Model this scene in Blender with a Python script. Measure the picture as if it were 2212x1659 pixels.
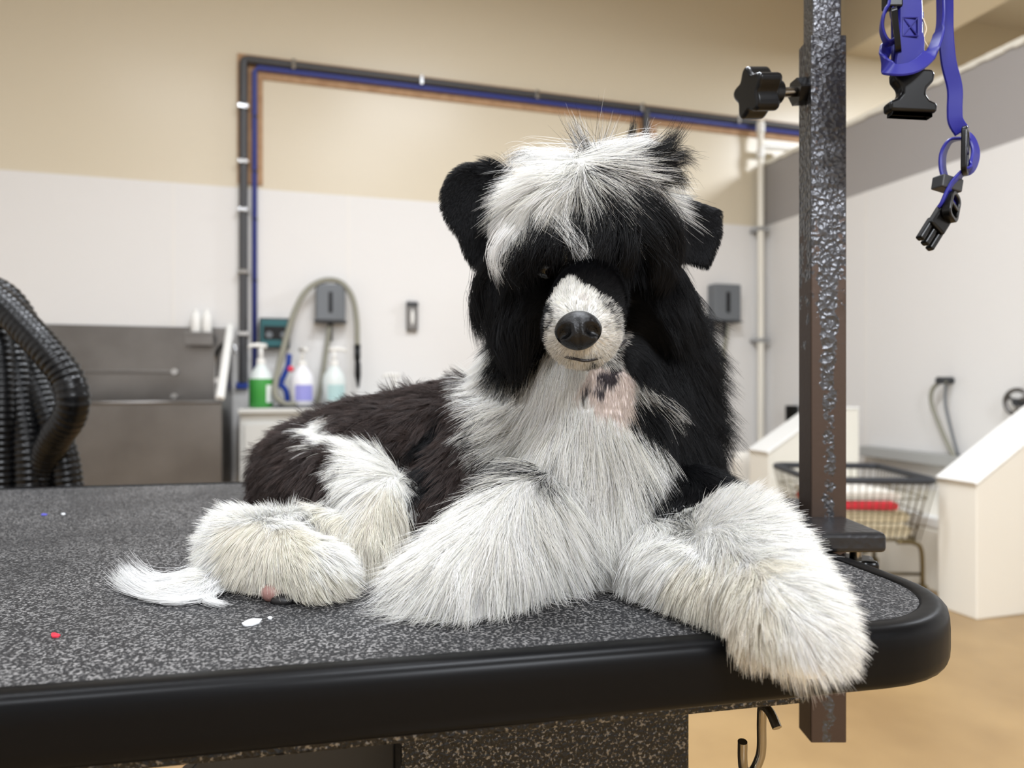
import bpy, bmesh, math, random
import numpy as np
from mathutils import Vector, Matrix, Euler
from mathutils.bvhtree import BVHTree
from mathutils.kdtree import KDTree

random.seed(7); rng = np.random.default_rng(7)
for o in list(bpy.data.objects): bpy.data.objects.remove(o)
sc = bpy.context.scene
COL = sc.collection

# ------------------------------------------------------------------ camera, light, exposure
F, CX, CY, HC = 1500.0, 1106.0, 829.5, 1.0        # focal length in pixels of the 2212x1659 frame; eye height
cam_d = bpy.data.cameras.new('camera'); cam = bpy.data.objects.new('camera', cam_d); COL.objects.link(cam)
cam.location = (0, 0, HC); cam.rotation_euler = (math.pi/2, 0, 0)
cam_d.sensor_width = 36.0; cam_d.lens = 36.0*F/2212.0; cam_d.clip_start = 0.02
cam_d.dof.use_dof = True; cam_d.dof.focus_distance = 0.46; cam_d.dof.aperture_fstop = 6.6
sc.camera = cam
vs = sc.view_settings
vs.view_transform = 'Standard'; vs.look = 'None'; vs.gamma = 1.0; vs.use_curve_mapping = False; vs.exposure = 0.35
w = bpy.data.worlds.new('world'); sc.world = w; w.use_nodes = True
w.node_tree.nodes['Background'].inputs[0].default_value = (0.9, 0.92, 1.0, 1); w.node_tree.nodes['Background'].inputs[1].default_value = 0.05
sc.cycles.max_bounces = 3; sc.cycles.diffuse_bounces = 3; sc.cycles.glossy_bounces = 2; sc.cycles.transmission_bounces = 4
sc.cycles.caustics_reflective = False; sc.cycles.caustics_refractive = False

ROOM_A = math.radians(16.5)
E1 = Vector((math.cos(ROOM_A), math.sin(ROOM_A), 0)); E2 = Vector((-math.sin(ROOM_A), math.cos(ROOM_A), 0))
CORNER = Vector((2.31, 6.37, 0))
RM = Matrix.Translation(CORNER) @ Matrix.Rotation(ROOM_A, 4, 'Z')      # room frame: x along the back wall, y into it
def area(name, loc, sx, sy, power, rot=(0, 0, ROOM_A), color=(0.925, 0.975, 1.05), spread=math.pi):
    l = bpy.data.lights.new(name, 'AREA'); l.shape = 'RECTANGLE'; l.size = sx; l.size_y = sy; l.energy = power; l.color = color; l.spread = spread
    o = bpy.data.objects.new(name, l); COL.objects.link(o); o.location = loc; o.rotation_euler = rot
    return o
CEIL = 4.7
area('strip_light', RM @ Vector((-2.9, -3.0, 4.35)), 1.3, 0.35, 72)
area('strip_light', RM @ Vector((-5.4, -3.4, 4.35)), 1.3, 0.35, 32)
area('strip_light', RM @ Vector((-3.4, -5.0, 4.35)), 1.3, 0.35, 95)
area('strip_light', RM @ Vector((-5.6, -6.6, 4.2)), 1.3, 0.35, 75)
area('strip_light', RM @ Vector((-3.3, -8.3, 3.4)), 1.3, 0.5, 215)
area('strip_light', RM @ Vector((2.2, -2.4, 4.2)), 1.3, 0.5, 230)

# ------------------------------------------------------------------ helpers
def P(px, py, d):
    """A pixel of the photograph at a distance d along the view axis, as a point of the place."""
    return Vector(((px-CX)/F*d, d, HC-(py-CY)/F*d))
def wall_u(px, v=0.0):
    """Room-frame x of the vertical plane at depth v (room y) seen at pixel column px."""
    k = (px-CX)/F
    cx, cy = CORNER.x - math.sin(ROOM_A)*v, CORNER.y + math.cos(ROOM_A)*v
    return (k*cy-cx)/(E1.x-k*E1.y)
def wall_z(px, py, v=0.0):
    u = wall_u(px, v); d = CORNER.y + math.cos(ROOM_A)*v + E1.y*u
    return HC-(py-CY)/F*d
def part_v(px, u=0.0):
    """Room-frame y of the plane x=u (parallel to the right wall) seen at pixel column px."""
    k = (px-CX)/F
    cx, cy = CORNER.x + E1.x*u, CORNER.y + E1.y*u
    return (k*cy-cx)/(E2.x-k*E2.y)
def part_z(px, py, u=0.0):
    v = part_v(px, u); d = CORNER.y + E1.y*u + E2.y*v
    return HC-(py-CY)/F*d
def lin(c):
    if isinstance(c, (int, float)): c = (c, c, c)
    r = []
    for x in c:
        x = x/255.0
        r.append(x/12.92 if x <= 0.04045 else ((x+0.055)/1.055)**2.4)
    return tuple(r)+(1.0,)

class NT:
    def __init__(s, name):
        s.m = bpy.data.materials.new(name); s.m.use_nodes = True
        s.t = s.m.node_tree; s.b = s.t.nodes['Principled BSDF']; s.out = s.t.nodes['Material Output']
    def n(s, typ, **kw):
        nd = s.t.nodes.new(typ)
        for k, v in kw.items():
            if k in nd.inputs: nd.inputs[k].default_value = v
            else: setattr(nd, k, v)
        return nd
    def l(s, a, ao, b, bi): s.t.links.new(a.outputs[ao], b.inputs[bi])
def mat(name, color, rough=0.5, metal=0.0, spec=0.5, coat=0.0, bump=None, vary=None, alpha=None, trans=0.0, ior=1.45):
    """color in 0-255; bump=(scale, strength, distance); vary=(scale, other colour, amount)"""
    N = NT(name); b = N.b
    b.inputs['Base Color'].default_value = lin(color); b.inputs['Roughness'].default_value = rough; b.inputs['Metallic'].default_value = metal
    b.inputs['Specular IOR Level'].default_value = spec; b.inputs['Coat Weight'].default_value = coat
    b.inputs['Transmission Weight'].default_value = trans; b.inputs['IOR'].default_value = ior
    geo = None
    if bump or vary: geo = N.n('ShaderNodeTexCoord')
    if vary:
        no = N.n('ShaderNodeTexNoise', Scale=vary[0], Detail=5.0); N.l(geo, 'Object', no, 'Vector')
        rp = N.n('ShaderNodeMapRange'); rp.inputs['From Min'].default_value = 0.35; rp.inputs['From Max'].default_value = 0.7; rp.inputs['To Max'].default_value = vary[2]
        N.l(no, 'Fac', rp, 'Value')
        mx = N.n('ShaderNodeMix', data_type='RGBA'); mx.inputs['A'].default_value = lin(color); mx.inputs['B'].default_value = lin(vary[1])
        N.t.links.new(rp.outputs['Result'], mx.inputs[0]); mx.inputs[6].default_value = lin(color); mx.inputs[7].default_value = lin(vary[1])
        N.t.links.new(mx.outputs[2], b.inputs['Base Color'])
    if bump:
        no = N.n('ShaderNodeTexNoise', Scale=bump[0], Detail=4.0); N.l(geo, 'Object', no, 'Vector')
        bp = N.n('ShaderNodeBump', Strength=bump[1], Distance=bump[2]); N.l(no, 'Fac', bp, 'Height'); N.l(bp, 'Normal', b, 'Normal')
    return N.m

class MB:
    """collects shapes for ONE mesh"""
    def __init__(s, M=None): s.v = []; s.f = []; s.M = M
    def add(s, vs_, fs, M=None):
        b = len(s.v)
        for q in vs_:
            q = Vector(q)
            s.v.append(M @ q if M is not None else q)
        s.f += [tuple(b+i for i in f) for f in fs]
        return s
    def box(s, lo, hi, M=None):
        x0, y0, z0 = lo; x1, y1, z1 = hi
        return s.add([(x0,y0,z0),(x1,y0,z0),(x1,y1,z0),(x0,y1,z0),(x0,y0,z1),(x1,y0,z1),(x1,y1,z1),(x0,y1,z1)],
                     [(0,3,2,1),(4,5,6,7),(0,1,5,4),(1,2,6,5),(2,3,7,6),(3,0,4,7)], M)
    def lathe(s, prof, seg=24, M=None, caps=True):
        vs_ = []; fs = []; n = len(prof)
        for r, z in prof:
            for k in range(seg):
                a = 2*math.pi*k/seg; vs_.append((r*math.cos(a), r*math.sin(a), z))
        for i in range(n-1):
            for k in range(seg):
                k2 = (k+1) % seg
                fs.append((i*seg+k, i*seg+k2, (i+1)*seg+k2, (i+1)*seg+k))
        if caps:
            fs.append(tuple(range(seg-1, -1, -1))); fs.append(tuple((n-1)*seg+k for k in range(seg)))
        return s.add(vs_, fs, M)
    def cyl(s, a, b, r, r2=None, seg=16):
        a = Vector(a); b = Vector(b); d = b-a; q = d.to_track_quat('Z', 'Y').to_matrix().to_4x4()
        return s.lathe([(r, 0), (r if r2 is None else r2, d.length)], seg, Matrix.Translation(a) @ q)
    def tube(s, pts, r, seg=10, radii=None, caps=True):
        pts = [Vector(p) for p in pts]; n = len(pts); T = []
        for i in range(n):
            t = pts[min(i+1, n-1)]-pts[max(i-1, 0)]; T.append(t.normalized())
        up = Vector((0, 0, 1)) if abs(T[0].z) < 0.9 else Vector((1, 0, 0))
        nn = (up-T[0]*up.dot(T[0])).normalized(); vs_ = []
        for i in range(n):
            nn = (nn-T[i]*nn.dot(T[i])).normalized(); bb = T[i].cross(nn); rr = radii[i] if radii is not None else r
            for k in range(seg):
                a = 2*math.pi*k/seg; vs_.append(pts[i]+(nn*math.cos(a)+bb*math.sin(a))*rr)
        fs = [(i*seg+k, i*seg+(k+1) % seg, (i+1)*seg+(k+1) % seg, (i+1)*seg+k) for i in range(n-1) for k in range(seg)]
        if caps: fs += [tuple(range(seg-1, -1, -1)), tuple((n-1)*seg+k for k in range(seg))]
        return s.add(vs_, fs)
    def ribbon(s, pts, width, thick, wax):
        """flat strap along pts; wax = width axis, one vector or one per point"""
        pts = [Vector(p) for p in pts]; n = len(pts); vs_ = []
        for i in range(n):
            t = (pts[min(i+1, n-1)]-pts[max(i-1, 0)]).normalized()
            wv = Vector(wax[i] if isinstance(wax, list) else wax); wv = (wv-t*wv.dot(t)).normalized(); nv = t.cross(wv)
            ww = width[i] if isinstance(width, list) else width
            h = thick/2; e = thick*0.35
            for a, b in ((-ww/2, -h+e), (-ww/2+e, -h), (ww/2-e, -h), (ww/2, -h+e), (ww/2, h-e), (ww/2-e, h), (-ww/2+e, h), (-ww/2, h-e)):
                vs_.append(pts[i]+wv*a+nv*b)
        fs = [(i*8+k, i*8+(k+1) % 8, (i+1)*8+(k+1) % 8, (i+1)*8+k) for i in range(n-1) for k in range(8)]
        fs += [tuple(range(7, -1, -1)), tuple((n-1)*8+k for k in range(8))]
        return s.add(vs_, fs)
    def prism(s, outline, h0, h1, M=None):
        """outline (x,y) extruded in z from h0 to h1"""
        n = len(outline)
        vs_ = [(x, y, h0) for x, y in outline]+[(x, y, h1) for x, y in outline]
        fs = [(i, (i+1) % n, n+(i+1) % n, n+i) for i in range(n)]+[tuple(range(n-1, -1, -1)), tuple(range(n, 2*n))]
        return s.add(vs_, fs, M)
    def ball(s, c, r, seg=16, M=None):
        if not isinstance(r, (tuple, list)): r = (r, r, r)
        prof = []; vs_ = []; fs = []; rings = seg//2
        for i in range(1, rings):
            a = math.pi*i/rings
            for k in range(seg):
                b = 2*math.pi*k/seg
                vs_.append((c[0]+r[0]*math.sin(a)*math.cos(b), c[1]+r[1]*math.sin(a)*math.sin(b), c[2]-r[2]*math.cos(a)))
        n = len(vs_); vs_ += [(c[0], c[1], c[2]-r[2]), (c[0], c[1], c[2]+r[2])]
        for i in range(rings-2):
            for k in range(seg):
                fs.append((i*seg+k, i*seg+(k+1) % seg, (i+1)*seg+(k+1) % seg, (i+1)*seg+k))
        for k in range(seg):
            fs.append((n, (k+1) % seg, k)); fs.append((n+1, (rings-2)*seg+k, (rings-2)*seg+(k+1) % seg))
        return s.add(vs_, fs, M)
    def build(s, name, m, parent=None, smooth=False, bevel=0.0, seg=2, subsurf=0, label=None, autosmooth=None):
        vv = [s.M @ q for q in s.v] if s.M is not None else s.v
        A = np.array([tuple(q) for q in vv]); lo, hi = A.min(0), A.max(0)
        org = np.array([(lo[0]+hi[0])/2, (lo[1]+hi[1])/2, lo[2]])
        me = bpy.data.meshes.new(name); me.from_pydata((A-org).tolist(), [], s.f); me.validate()
        bm = bmesh.new(); bm.from_mesh(me); bmesh.ops.recalc_face_normals(bm, faces=bm.faces); bm.to_mesh(me); bm.free()
        me.materials.append(m)
        o = bpy.data.objects.new(name, me); COL.objects.link(o); o.location = org
        if smooth: me.polygons.foreach_set('use_smooth', [True]*len(me.polygons))
        if bevel:
            bv = o.modifiers.new('edge', 'BEVEL'); bv.width = bevel; bv.segments = seg; bv.limit_method = 'ANGLE'; bv.angle_limit = math.radians(35)
            if smooth is None: me.polygons.foreach_set('use_smooth', [True]*len(me.polygons))
        if smooth is True and autosmooth:
            me.set_sharp_from_angle(angle=math.radians(autosmooth))
        if subsurf:
            ss = o.modifiers.new('round', 'SUBSURF'); ss.levels = subsurf; ss.render_levels = subsurf
        if parent is not None: child(o, parent)
        if label: o['label'] = label
        return o
def wm(o):
    m = Matrix.Translation(o.location) @ o.rotation_euler.to_matrix().to_4x4()
    return (wm(o.parent) @ o.matrix_parent_inverse @ m) if o.parent else m
def child(o, parent):
    o.parent = parent; o.matrix_parent_inverse = wm(parent).inverted()
    return o
def tag(o, label, cat, group=None):
    o['label'] = label; o['category'] = cat
    if group: o['group'] = group
    return o
def thing(name, label, cat, loc, rz=0.0, group=None):
    o = bpy.data.objects.new(name, None); COL.objects.link(o); o.location = loc; o.rotation_euler = (0, 0, rz)
    o.empty_display_size = 0.05
    return tag(o, label, cat, group)
def struct(o, label=None):
    o['kind'] = 'structure'
    if label: o['label'] = label
    return o
def smooth_path(pts, n=8, closed=False):
    """Catmull-Rom through pts"""
    pts = [Vector(p) for p in pts]; out = []; m = len(pts)
    rngi = range(m if closed else m-1)
    for i in rngi:
        p0 = pts[(i-1) % m] if closed or i > 0 else pts[0]*2-pts[1]
        p1 = pts[i]; p2 = pts[(i+1) % m]
        p3 = pts[(i+2) % m] if closed or i+2 < m else pts[-1]*2-pts[-2]
        for k in range(n):
            t = k/n
            out.append(0.5*((2*p1)+(p2-p0)*t+(2*p0-5*p1+4*p2-p3)*t*t+(3*p1-p0-3*p2+p3)*t**3))
    if not closed: out.append(pts[-1])
    return out
# ------------------------------------------------------------------ materials
M_FRP = mat('white wall panel', (228, 226, 223), 0.45, spec=0.35, bump=(60, 0.05, 0.002))
M_BEIGE = mat('beige gloss paint', (216, 205, 182), 0.3, spec=0.4, bump=(25, 0.04, 0.002))
M_GREYP = mat('grey wall paint', (160, 156, 154), 0.5)
M_STRIP = mat('white vinyl strip', (230, 227, 222), 0.4)
M_CEIL = mat('ceiling paint', (200, 192, 176), 0.7)
M_FLOOR = mat('sealed concrete', (166, 136, 92), 0.28, spec=0.5, vary=(3.0, (140, 112, 74), 0.8), bump=(30, 0.05, 0.002))
M_STEEL = mat('brushed steel', (128, 125, 122), 0.34, metal=1.0, vary=(2.0, (92, 88, 84), 0.7))
M_CHROME = mat('chrome', (190, 190, 190), 0.15, metal=1.0)
M_WHITE = mat('white plastic', (238, 237, 232), 0.4)
M_CREAM = mat('off white board', (236, 232, 220), 0.45)
M_CAB = mat('cabinet laminate', (205, 205, 200), 0.45)
M_BLACKP = mat('black plastic', (9, 9, 10), 0.28, spec=0.35)
M_DKGREY = mat('dark grey plastic', (52, 53, 55), 0.45)
M_GREYBOX = mat('grey plastic box', (108, 112, 116), 0.45)
M_HOSE = mat('grey ribbed hose', (140, 138, 124), 0.45)
M_PIPE = mat('dark grey conduit', (70, 70, 72), 0.4)
M_BLUECAB = mat('blue cable', (58, 68, 140), 0.4)
M_WOOD = mat('plywood edge', (184, 148, 112), 0.7, vary=(20, (156, 118, 84), 0.7))
M_GREEN = mat('green shampoo', (64, 150, 66), 0.3)
M_BLUE = mat('blue plastic', (30, 62, 150), 0.35)
M_RED = mat('red plastic', (235, 70, 90), 0.4)
M_TEAL = mat('teal print', (30, 92, 96), 0.4)
M_LILAC = mat('lilac label', (150, 150, 215), 0.5)
M_PALE = mat('pale blue label', (176, 206, 206), 0.5)
M_CLEARB = mat('milky bottle', (220, 228, 226), 0.35)
M_RUBBER = mat('black edge trim', (8, 8, 9), 0.36, spec=0.14, bump=(9, 0.06, 0.004))
M_STRAP = mat('blue coated strap', (30, 30, 128), 0.4, spec=0.4)
M_STRAPD = mat('blue webbing', (28, 28, 118), 0.55)
M_BRASS = mat('dull steel wire', (120, 108, 80), 0.35, metal=1.0)
M_CHROMED = mat('worn chrome', (150, 142, 128), 0.22, metal=1.0)
M_TOWEL = mat('beige towel', (214, 200, 168), 0.9, bump=(200, 0.4, 0.004))
M_TOWELW = mat('white towel', (235, 230, 220), 0.9, bump=(200, 0.4, 0.004))
M_TOWELR = mat('red towel', (215, 60, 70), 0.9, bump=(200, 0.4, 0.004))
M_TOWELP = mat('pink print cloth', (205, 120, 125), 0.8, vary=(14, (235, 205, 200), 0.8))
M_GREYRIM = mat('charcoal foam rim', (48, 50, 54), 0.5)

def mat_mat():
    """pebbled rubber mat: raised grains over black rubber, their glints painted in as grey specks"""
    N = NT('pebbled rubber mat'); b = N.b; tc = N.n('ShaderNodeTexCoord')
    nz = N.n('ShaderNodeTexNoise', Scale=420.0, Detail=3.0, Roughness=0.55); N.l(tc, 'Object', nz, 'Vector')
    add = N.n('ShaderNodeVectorMath', operation='MULTIPLY_ADD'); add.inputs[1].default_value = (0.004,)*3
    N.l(nz, 'Color', add, 0); N.l(tc, 'Object', add, 2)
    vo = N.n('ShaderNodeTexVoronoi', Scale=520.0, feature='SMOOTH_F1'); vo.inputs['Smoothness'].default_value = 0.6; N.l(add, 0, vo, 'Vector')
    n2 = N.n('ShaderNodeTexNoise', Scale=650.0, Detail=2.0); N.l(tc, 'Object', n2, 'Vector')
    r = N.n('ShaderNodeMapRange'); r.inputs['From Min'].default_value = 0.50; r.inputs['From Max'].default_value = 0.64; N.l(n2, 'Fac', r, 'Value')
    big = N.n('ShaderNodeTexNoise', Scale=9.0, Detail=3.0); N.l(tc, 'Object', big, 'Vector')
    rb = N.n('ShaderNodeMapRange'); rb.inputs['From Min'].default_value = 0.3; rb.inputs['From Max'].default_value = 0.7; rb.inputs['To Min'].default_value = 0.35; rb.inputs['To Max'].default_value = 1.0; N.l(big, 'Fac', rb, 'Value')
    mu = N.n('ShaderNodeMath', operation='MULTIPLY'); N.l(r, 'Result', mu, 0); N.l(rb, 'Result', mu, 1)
    mx = N.n('ShaderNodeMix', data_type='RGBA'); N.l(mu, 0, mx, 0); mx.inputs[6].default_value = lin((20, 20, 22)); mx.inputs[7].default_value = lin((130, 128, 126))  # grey specks put the glints on the grains into the base colour
    N.t.links.new(mx.outputs[2], b.inputs['Base Color'])
    b.inputs['Roughness'].default_value = 0.55; b.inputs['Specular IOR Level'].default_value = 0.4
    bp = N.n('ShaderNodeBump', Strength=0.5, Distance=0.0012); N.l(n2, 'Fac', bp, 'Height'); N.l(bp, 'Normal', b, 'Normal')
    return N.m
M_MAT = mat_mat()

def mat_hammer(name, base=(44, 44, 46), rust=False, speck=0.0, scale=230.0, strength=0.9, metal=0.75, rough=0.3):
    """hammered enamel: dimpled glossy paint, optionally worn through to brown steel low down and at the edges"""
    N = NT(name); b = N.b; tc = N.n('ShaderNodeTexCoord')
    nz = N.n('ShaderNodeTexNoise', Scale=110.0, Detail=2.0); N.l(tc, 'Object', nz, 'Vector')
    add = N.n('ShaderNodeVectorMath', operation='MULTIPLY_ADD'); add.inputs[1].default_value = (0.006,)*3
    N.l(nz, 'Color', add, 0); N.l(tc, 'Object', add, 2)
    vo = N.n('ShaderNodeTexVoronoi', Scale=scale, feature='SMOOTH_F1'); vo.inputs['Smoothness'].default_value = 0.35; N.l(add, 0, vo, 'Vector')
    bp = N.n('ShaderNodeBump', Strength=strength, Distance=0.0016); N.l(vo, 'Distance', bp, 'Height'); N.l(bp, 'Normal', b, 'Normal')
    b.inputs['Base Color'].default_value = lin(base); b.inputs['Metallic'].default_value = metal; b.inputs['Roughness'].default_value = rough
    if speck:
        n2 = N.n('ShaderNodeTexNoise', Scale=scale*1.3, Detail=3.0); N.l(tc, 'Object', n2, 'Vector')
        r = N.n('ShaderNodeMapRange'); r.inputs['From Min'].default_value = 0.55; r.inputs['From Max'].default_value = 0.68; r.inputs['To Max'].default_value = speck; N.l(n2, 'Fac', r, 'Value')
        mx = N.n('ShaderNodeMix', data_type='RGBA'); N.l(r, 'Result', mx, 0); mx.inputs[6].default_value = lin(base); mx.inputs[7].default_value = lin((150, 146, 140)); N.t.links.new(mx.outputs[2], b.inputs['Base Color'])
    if rust:
        sp = N.n('ShaderNodeSeparateXYZ'); N.l(tc, 'Object', sp, 'Vector')
        n2 = N.n('ShaderNodeTexNoise', Scale=75.0, Detail=5.0, Roughness=0.65); N.l(tc, 'Object', n2, 'Vector')
        # height above the foot of the sleeve: paint is intact above 0.45 m, worn below
        hz = N.n('ShaderNodeMapRange'); hz.inputs['From Min'].default_value = 0.50; hz.inputs['From Max'].default_value = 0.30; hz.inputs['To Min'].default_value = -0.5; hz.inputs['To Max'].default_value = 0.32; N.l(sp, 'Z', hz, 'Value')
        ax = N.n('ShaderNodeMath', operation='ABSOLUTE'); N.l(sp, 'X', ax, 0)
        ex = N.n('ShaderNodeMapRange'); ex.inputs['From Min'].default_value = 0.0035; ex.inputs['From Max'].default_value = 0.0105; ex.inputs['To Min'].default_value = -0.35; ex.inputs['To Max'].default_value = 0.3; N.l(ax, 0, ex, 'Value')
        s1 = N.n('ShaderNodeMath', operation='ADD'); N.l(hz, 'Result', s1, 0); N.l(ex, 'Result', s1, 1)
        na = N.n('ShaderNodeMath', operation='MULTIPLY_ADD'); na.inputs[1].default_value = 2.2; na.inputs[2].default_value = -0.6; N.l(n2, 'Fac', na, 0)
        s2 = N.n('ShaderNodeMath', operation='ADD'); N.l(s1, 0, s2, 0); N.l(na, 0, s2, 1)
        r = N.n('ShaderNodeMapRange'); r.inputs['From Min'].default_value = 0.5; r.inputs['From Max'].default_value = 0.58; N.l(s2, 0, r, 'Value')
        mx = N.n('ShaderNodeMix', data_type='RGBA'); N.l(r, 'Result', mx, 0); mx.inputs[6].default_value = lin(base); mx.inputs[7].default_value = lin((76, 63, 55)); N.t.links.new(mx.outputs[2], b.inputs['Base Color'])
        rr = N.n('ShaderNodeMapRange'); rr.inputs['To Min'].default_value = rough; rr.inputs['To Max'].default_value = 0.5; N.l(r, 'Result', rr, 'Value'); N.l(rr, 'Result', b, 'Roughness')
        ss = N.n('ShaderNodeMapRange'); ss.inputs['To Min'].default_value = strength; ss.inputs['To Max'].default_value = 0.05; N.l(r, 'Result', ss, 'Value'); N.l(ss, 'Result', bp, 'Strength')
    return N.m
M_POST = mat_hammer('hammered post enamel', (78, 78, 80), rust=True, scale=210.0, rough=0.36)
M_TUBE = mat_hammer('hammered tube enamel', (92, 92, 94), scale=330.0, strength=0.6)
M_APRON = mat_hammer('speckled hammered frame', (20, 20, 21), speck=0.8, scale=330.0, strength=0.7, metal=0.3, rough=0.35)
M_PLATE = mat_hammer('painted clamp plate', (36, 36, 38), scale=160.0, strength=0.25, metal=0.3, rough=0.3)
M_LEDGE = mat('pale steel ledge', (168, 168, 165), 0.4)
# ------------------------------------------------------------------ the room
U0, V0 = -7.6, -10.6
HW = 2.44; HP = 3.02
struct(MB(RM).box((U0-0.2, V0-0.2, -0.1), (5.2, 0.2, 0)).build('floor', M_FLOOR), 'sealed tan concrete floor')
struct(MB(RM).box((U0-0.2, V0-0.2, CEIL), (5.2, 0.2, CEIL+0.1)).build('ceiling', M_CEIL), 'high beige ceiling')
wb = struct(MB(RM).box((U0-0.2, 0, 0), (5.2, 0.15, CEIL)).build('wall_back', M_BEIGE), 'beige back wall with white panels below')
wr = struct(MB(RM).box((0, V0, 0), (0.14, 0, HP)).build('wall_right', M_GREYP), 'grey partition wall with white panels below')
struct(MB(RM).box((U0-0.15, V0, 0), (U0, 0, CEIL)).build('wall_left', M_FRP))
struct(MB(RM).box((U0-0.15, V0-0.15, 0), (5.2, V0, CEIL)).build('wall_front', M_FRP))
struct(MB(RM).box((5.05, V0, 0), (5.2, 0, CEIL)).build('wall_far', M_BEIGE))
# capping boards along the top of the partition, with a rough plaster edge
cap = MB(RM)
u = -0.012
for i in range(90):
    y = -0.02-i*0.06
    cap.box((-0.014-0.004*random.random(), y-0.058, HP-0.022-0.012*random.random()), (0.152, y, HP+0.006+0.004*random.random()))
cap.build('plaster_edge', M_CREAM, wr)
# wall panels 1.22 m wide with joint strips
seam = wall_u(375)
us = sorted([seam+1.22*k for k in range(-4, 9) if U0 < seam+1.22*k < -0.05])
edges = [U0]+us+[0.0]
for a, b in zip(edges[:-1], edges[1:]):
    MB(RM).box((a+0.002, -0.006, 0.1), (b-0.002, 0.004, HW)).build('panel', M_FRP, wb, bevel=0.001)
for a in us:
    MB(RM).box((a-0.012, -0.0085, 0.1), (a+0.012, -0.005, HW)).build('joint_strip', M_STRIP, wb)
v = 0.0; vs_edges = [0.0]
while v > V0+0.3:
    v -= 1.22; vs_edges.append(max(v, V0))
for a, b in zip(vs_edges[:-1], vs_edges[1:]):
    MB(RM).box((-0.006, b+0.002, 0.1), (0.004, a-0.002, HW)).build('panel', M_FRP, wr, bevel=0.001)
    MB(RM).box((-0.0085, b-0.012, 0.1), (-0.005, b+0.012, HW)).build('joint_strip', M_STRIP, wr)
struct(MB(RM).box((U0, -0.012, 0), (0, 0, 0.1)).build('baseboard_back', M_DKGREY))
struct(MB(RM).box((-0.012, V0, 0), (0, -0.012, 0.1)).build('baseboard_right', M_DKGREY))
# beam under the ceiling of the room beyond the partition
struct(MB(RM).box((0.9, V0, CEIL-0.55), (1.5, 0, CEIL-0.002)).build('trim_1', M_BEIGE), 'beige ceiling beam beyond the partition')
# ------------------------------------------------------------------ grooming table
TOP = 0.86
TA = math.radians(11.3)
TM = Matrix.Rotation(TA, 4, 'Z')                  # table frame turns about the eye's foot point
TU0, TU1, TV0, TV1 = -0.78, 0.3775, 0.343, 1.05
def rrect(off=0.0, r=0.09, n=10, box=(TU0, TU1, TV0, TV1)):
    x0, x1, y0, y1 = box; x0 -= off; x1 += off; y0 -= off; y1 += off; r = max(r+off, 0.004); out = []
    for cx, cy, a0 in ((x1-r, y1-r, 0), (x0+r, y1-r, 90), (x0+r, y0+r, 180), (x1-r, y0+r, 270)):
        for k in range(n+1):
            a = math.radians(a0+90*k/n); out.append((cx+r*math.cos(a), cy+r*math.sin(a)))
    return out
table = thing('grooming_table', 'black grooming table with pebbled rubber top and rounded glossy edge', 'table', TM @ Vector((-0.2, 0.69, 0)), TA)
prof = [(-0.0165, -0.004), (-0.0165, 0.0004), (-0.0145, 0.0014), (-0.007, 0.0014), (-0.0035, 0.0004), (-0.001, -0.002), (0, -0.0055), (0.0004, -0.012), (0.0004, -0.024), (0, -0.0295), (-0.0015, -0.0325), (-0.005, -0.0345), (-0.03, -0.0345)]
rim = MB(TM); vsr = []; n = len(rrect())
for off, z in prof: vsr += [(x, y, TOP+z) for x, y in rrect(off)]
rim.add(vsr, [(i*n+k, i*n+(k+1) % n, (i+1)*n+(k+1) % n, (i+1)*n+k) for i in range(len(prof)-1) for k in range(n)])
rim.build('edge_trim', M_RUBBER, table, smooth=True)
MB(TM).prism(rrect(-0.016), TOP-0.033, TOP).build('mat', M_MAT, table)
ap = MB(TM); A0, A1, B0, B1 = -0.66, 0.256, 0.375, 0.99; zt, zb = TOP-0.034, TOP-0.0525
for lo, hi in (((A0, B0), (A1, B0+0.03)), ((A0, B1-0.03), (A1, B1)), ((A0, B0+0.03), (A0+0.03, B1-0.03)), ((A1-0.03, B0+0.03), (A1, B1-0.03))):
    MB(TM).box((lo[0], lo[1], zb), (hi[0], hi[1], zt)).build('frame_rail', M_APRON, table, bevel=0.002)
for a, b in ((0.02, 0.25), (-0.62, -0.40)):
    MB(TM).box((a, 0.52, 0.12), (b, 0.86, zb)).build('column', M_APRON, table, bevel=0.003)
MB(TM).prism([(0.02, zb-0.006), (-0.02, zb-0.006), (-0.36, 0.45), (-0.36, 0.36), (0.02, zb-0.2)], -0.66, -0.70, Matrix.Rotation(math.pi/2, 4, 'X')).build('brace', M_DKGREY, table, bevel=0.002)
MB(TM).box((-0.64, 0.45, 0), (0.27, 0.93, 0.12)).build('base', M_APRON, table, bevel=0.01)
# marks of dried polish and a wet smear on the mat
def smear(name, pts, m):
    vs_ = [TM.inverted() @ Vector((p.x, p.y, 0)) for p in pts]
    MB(TM).prism([(q.x, q.y) for q in vs_], TOP-0.0005, TOP+0.0007).build(name, m, table)
def tp(px, py):
    d = F*(HC-TOP)/(py-CY); return P(px, py, d)
M_POL = mat('white polish', (225, 228, 230), 0.25); M_POLR = mat('red polish', (190, 40, 60), 0.3); M_POLB = mat('blue polish', (80, 80, 170), 0.4)
def blob(cx, cy, rx, ry, n=12): return [tp(cx+rx*math.cos(2*math.pi*k/n)*(0.7+0.5*random.random()), cy+ry*math.sin(2*math.pi*k/n)*(0.7+0.5*random.random())) for k in range(n)]
smear('polish_smear', [tp(x, y) for x, y in ((522, 1348), (535, 1341), (548, 1338), (566, 1339), (560, 1347), (546, 1352), (534, 1353), (526, 1352))], M_POL)
smear('polish_spot', blob(583, 1336, 5, 2.5, 8), M_POL)
smear('polish_spot', blob(118, 1374, 11, 5, 9), M_POLR)
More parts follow.
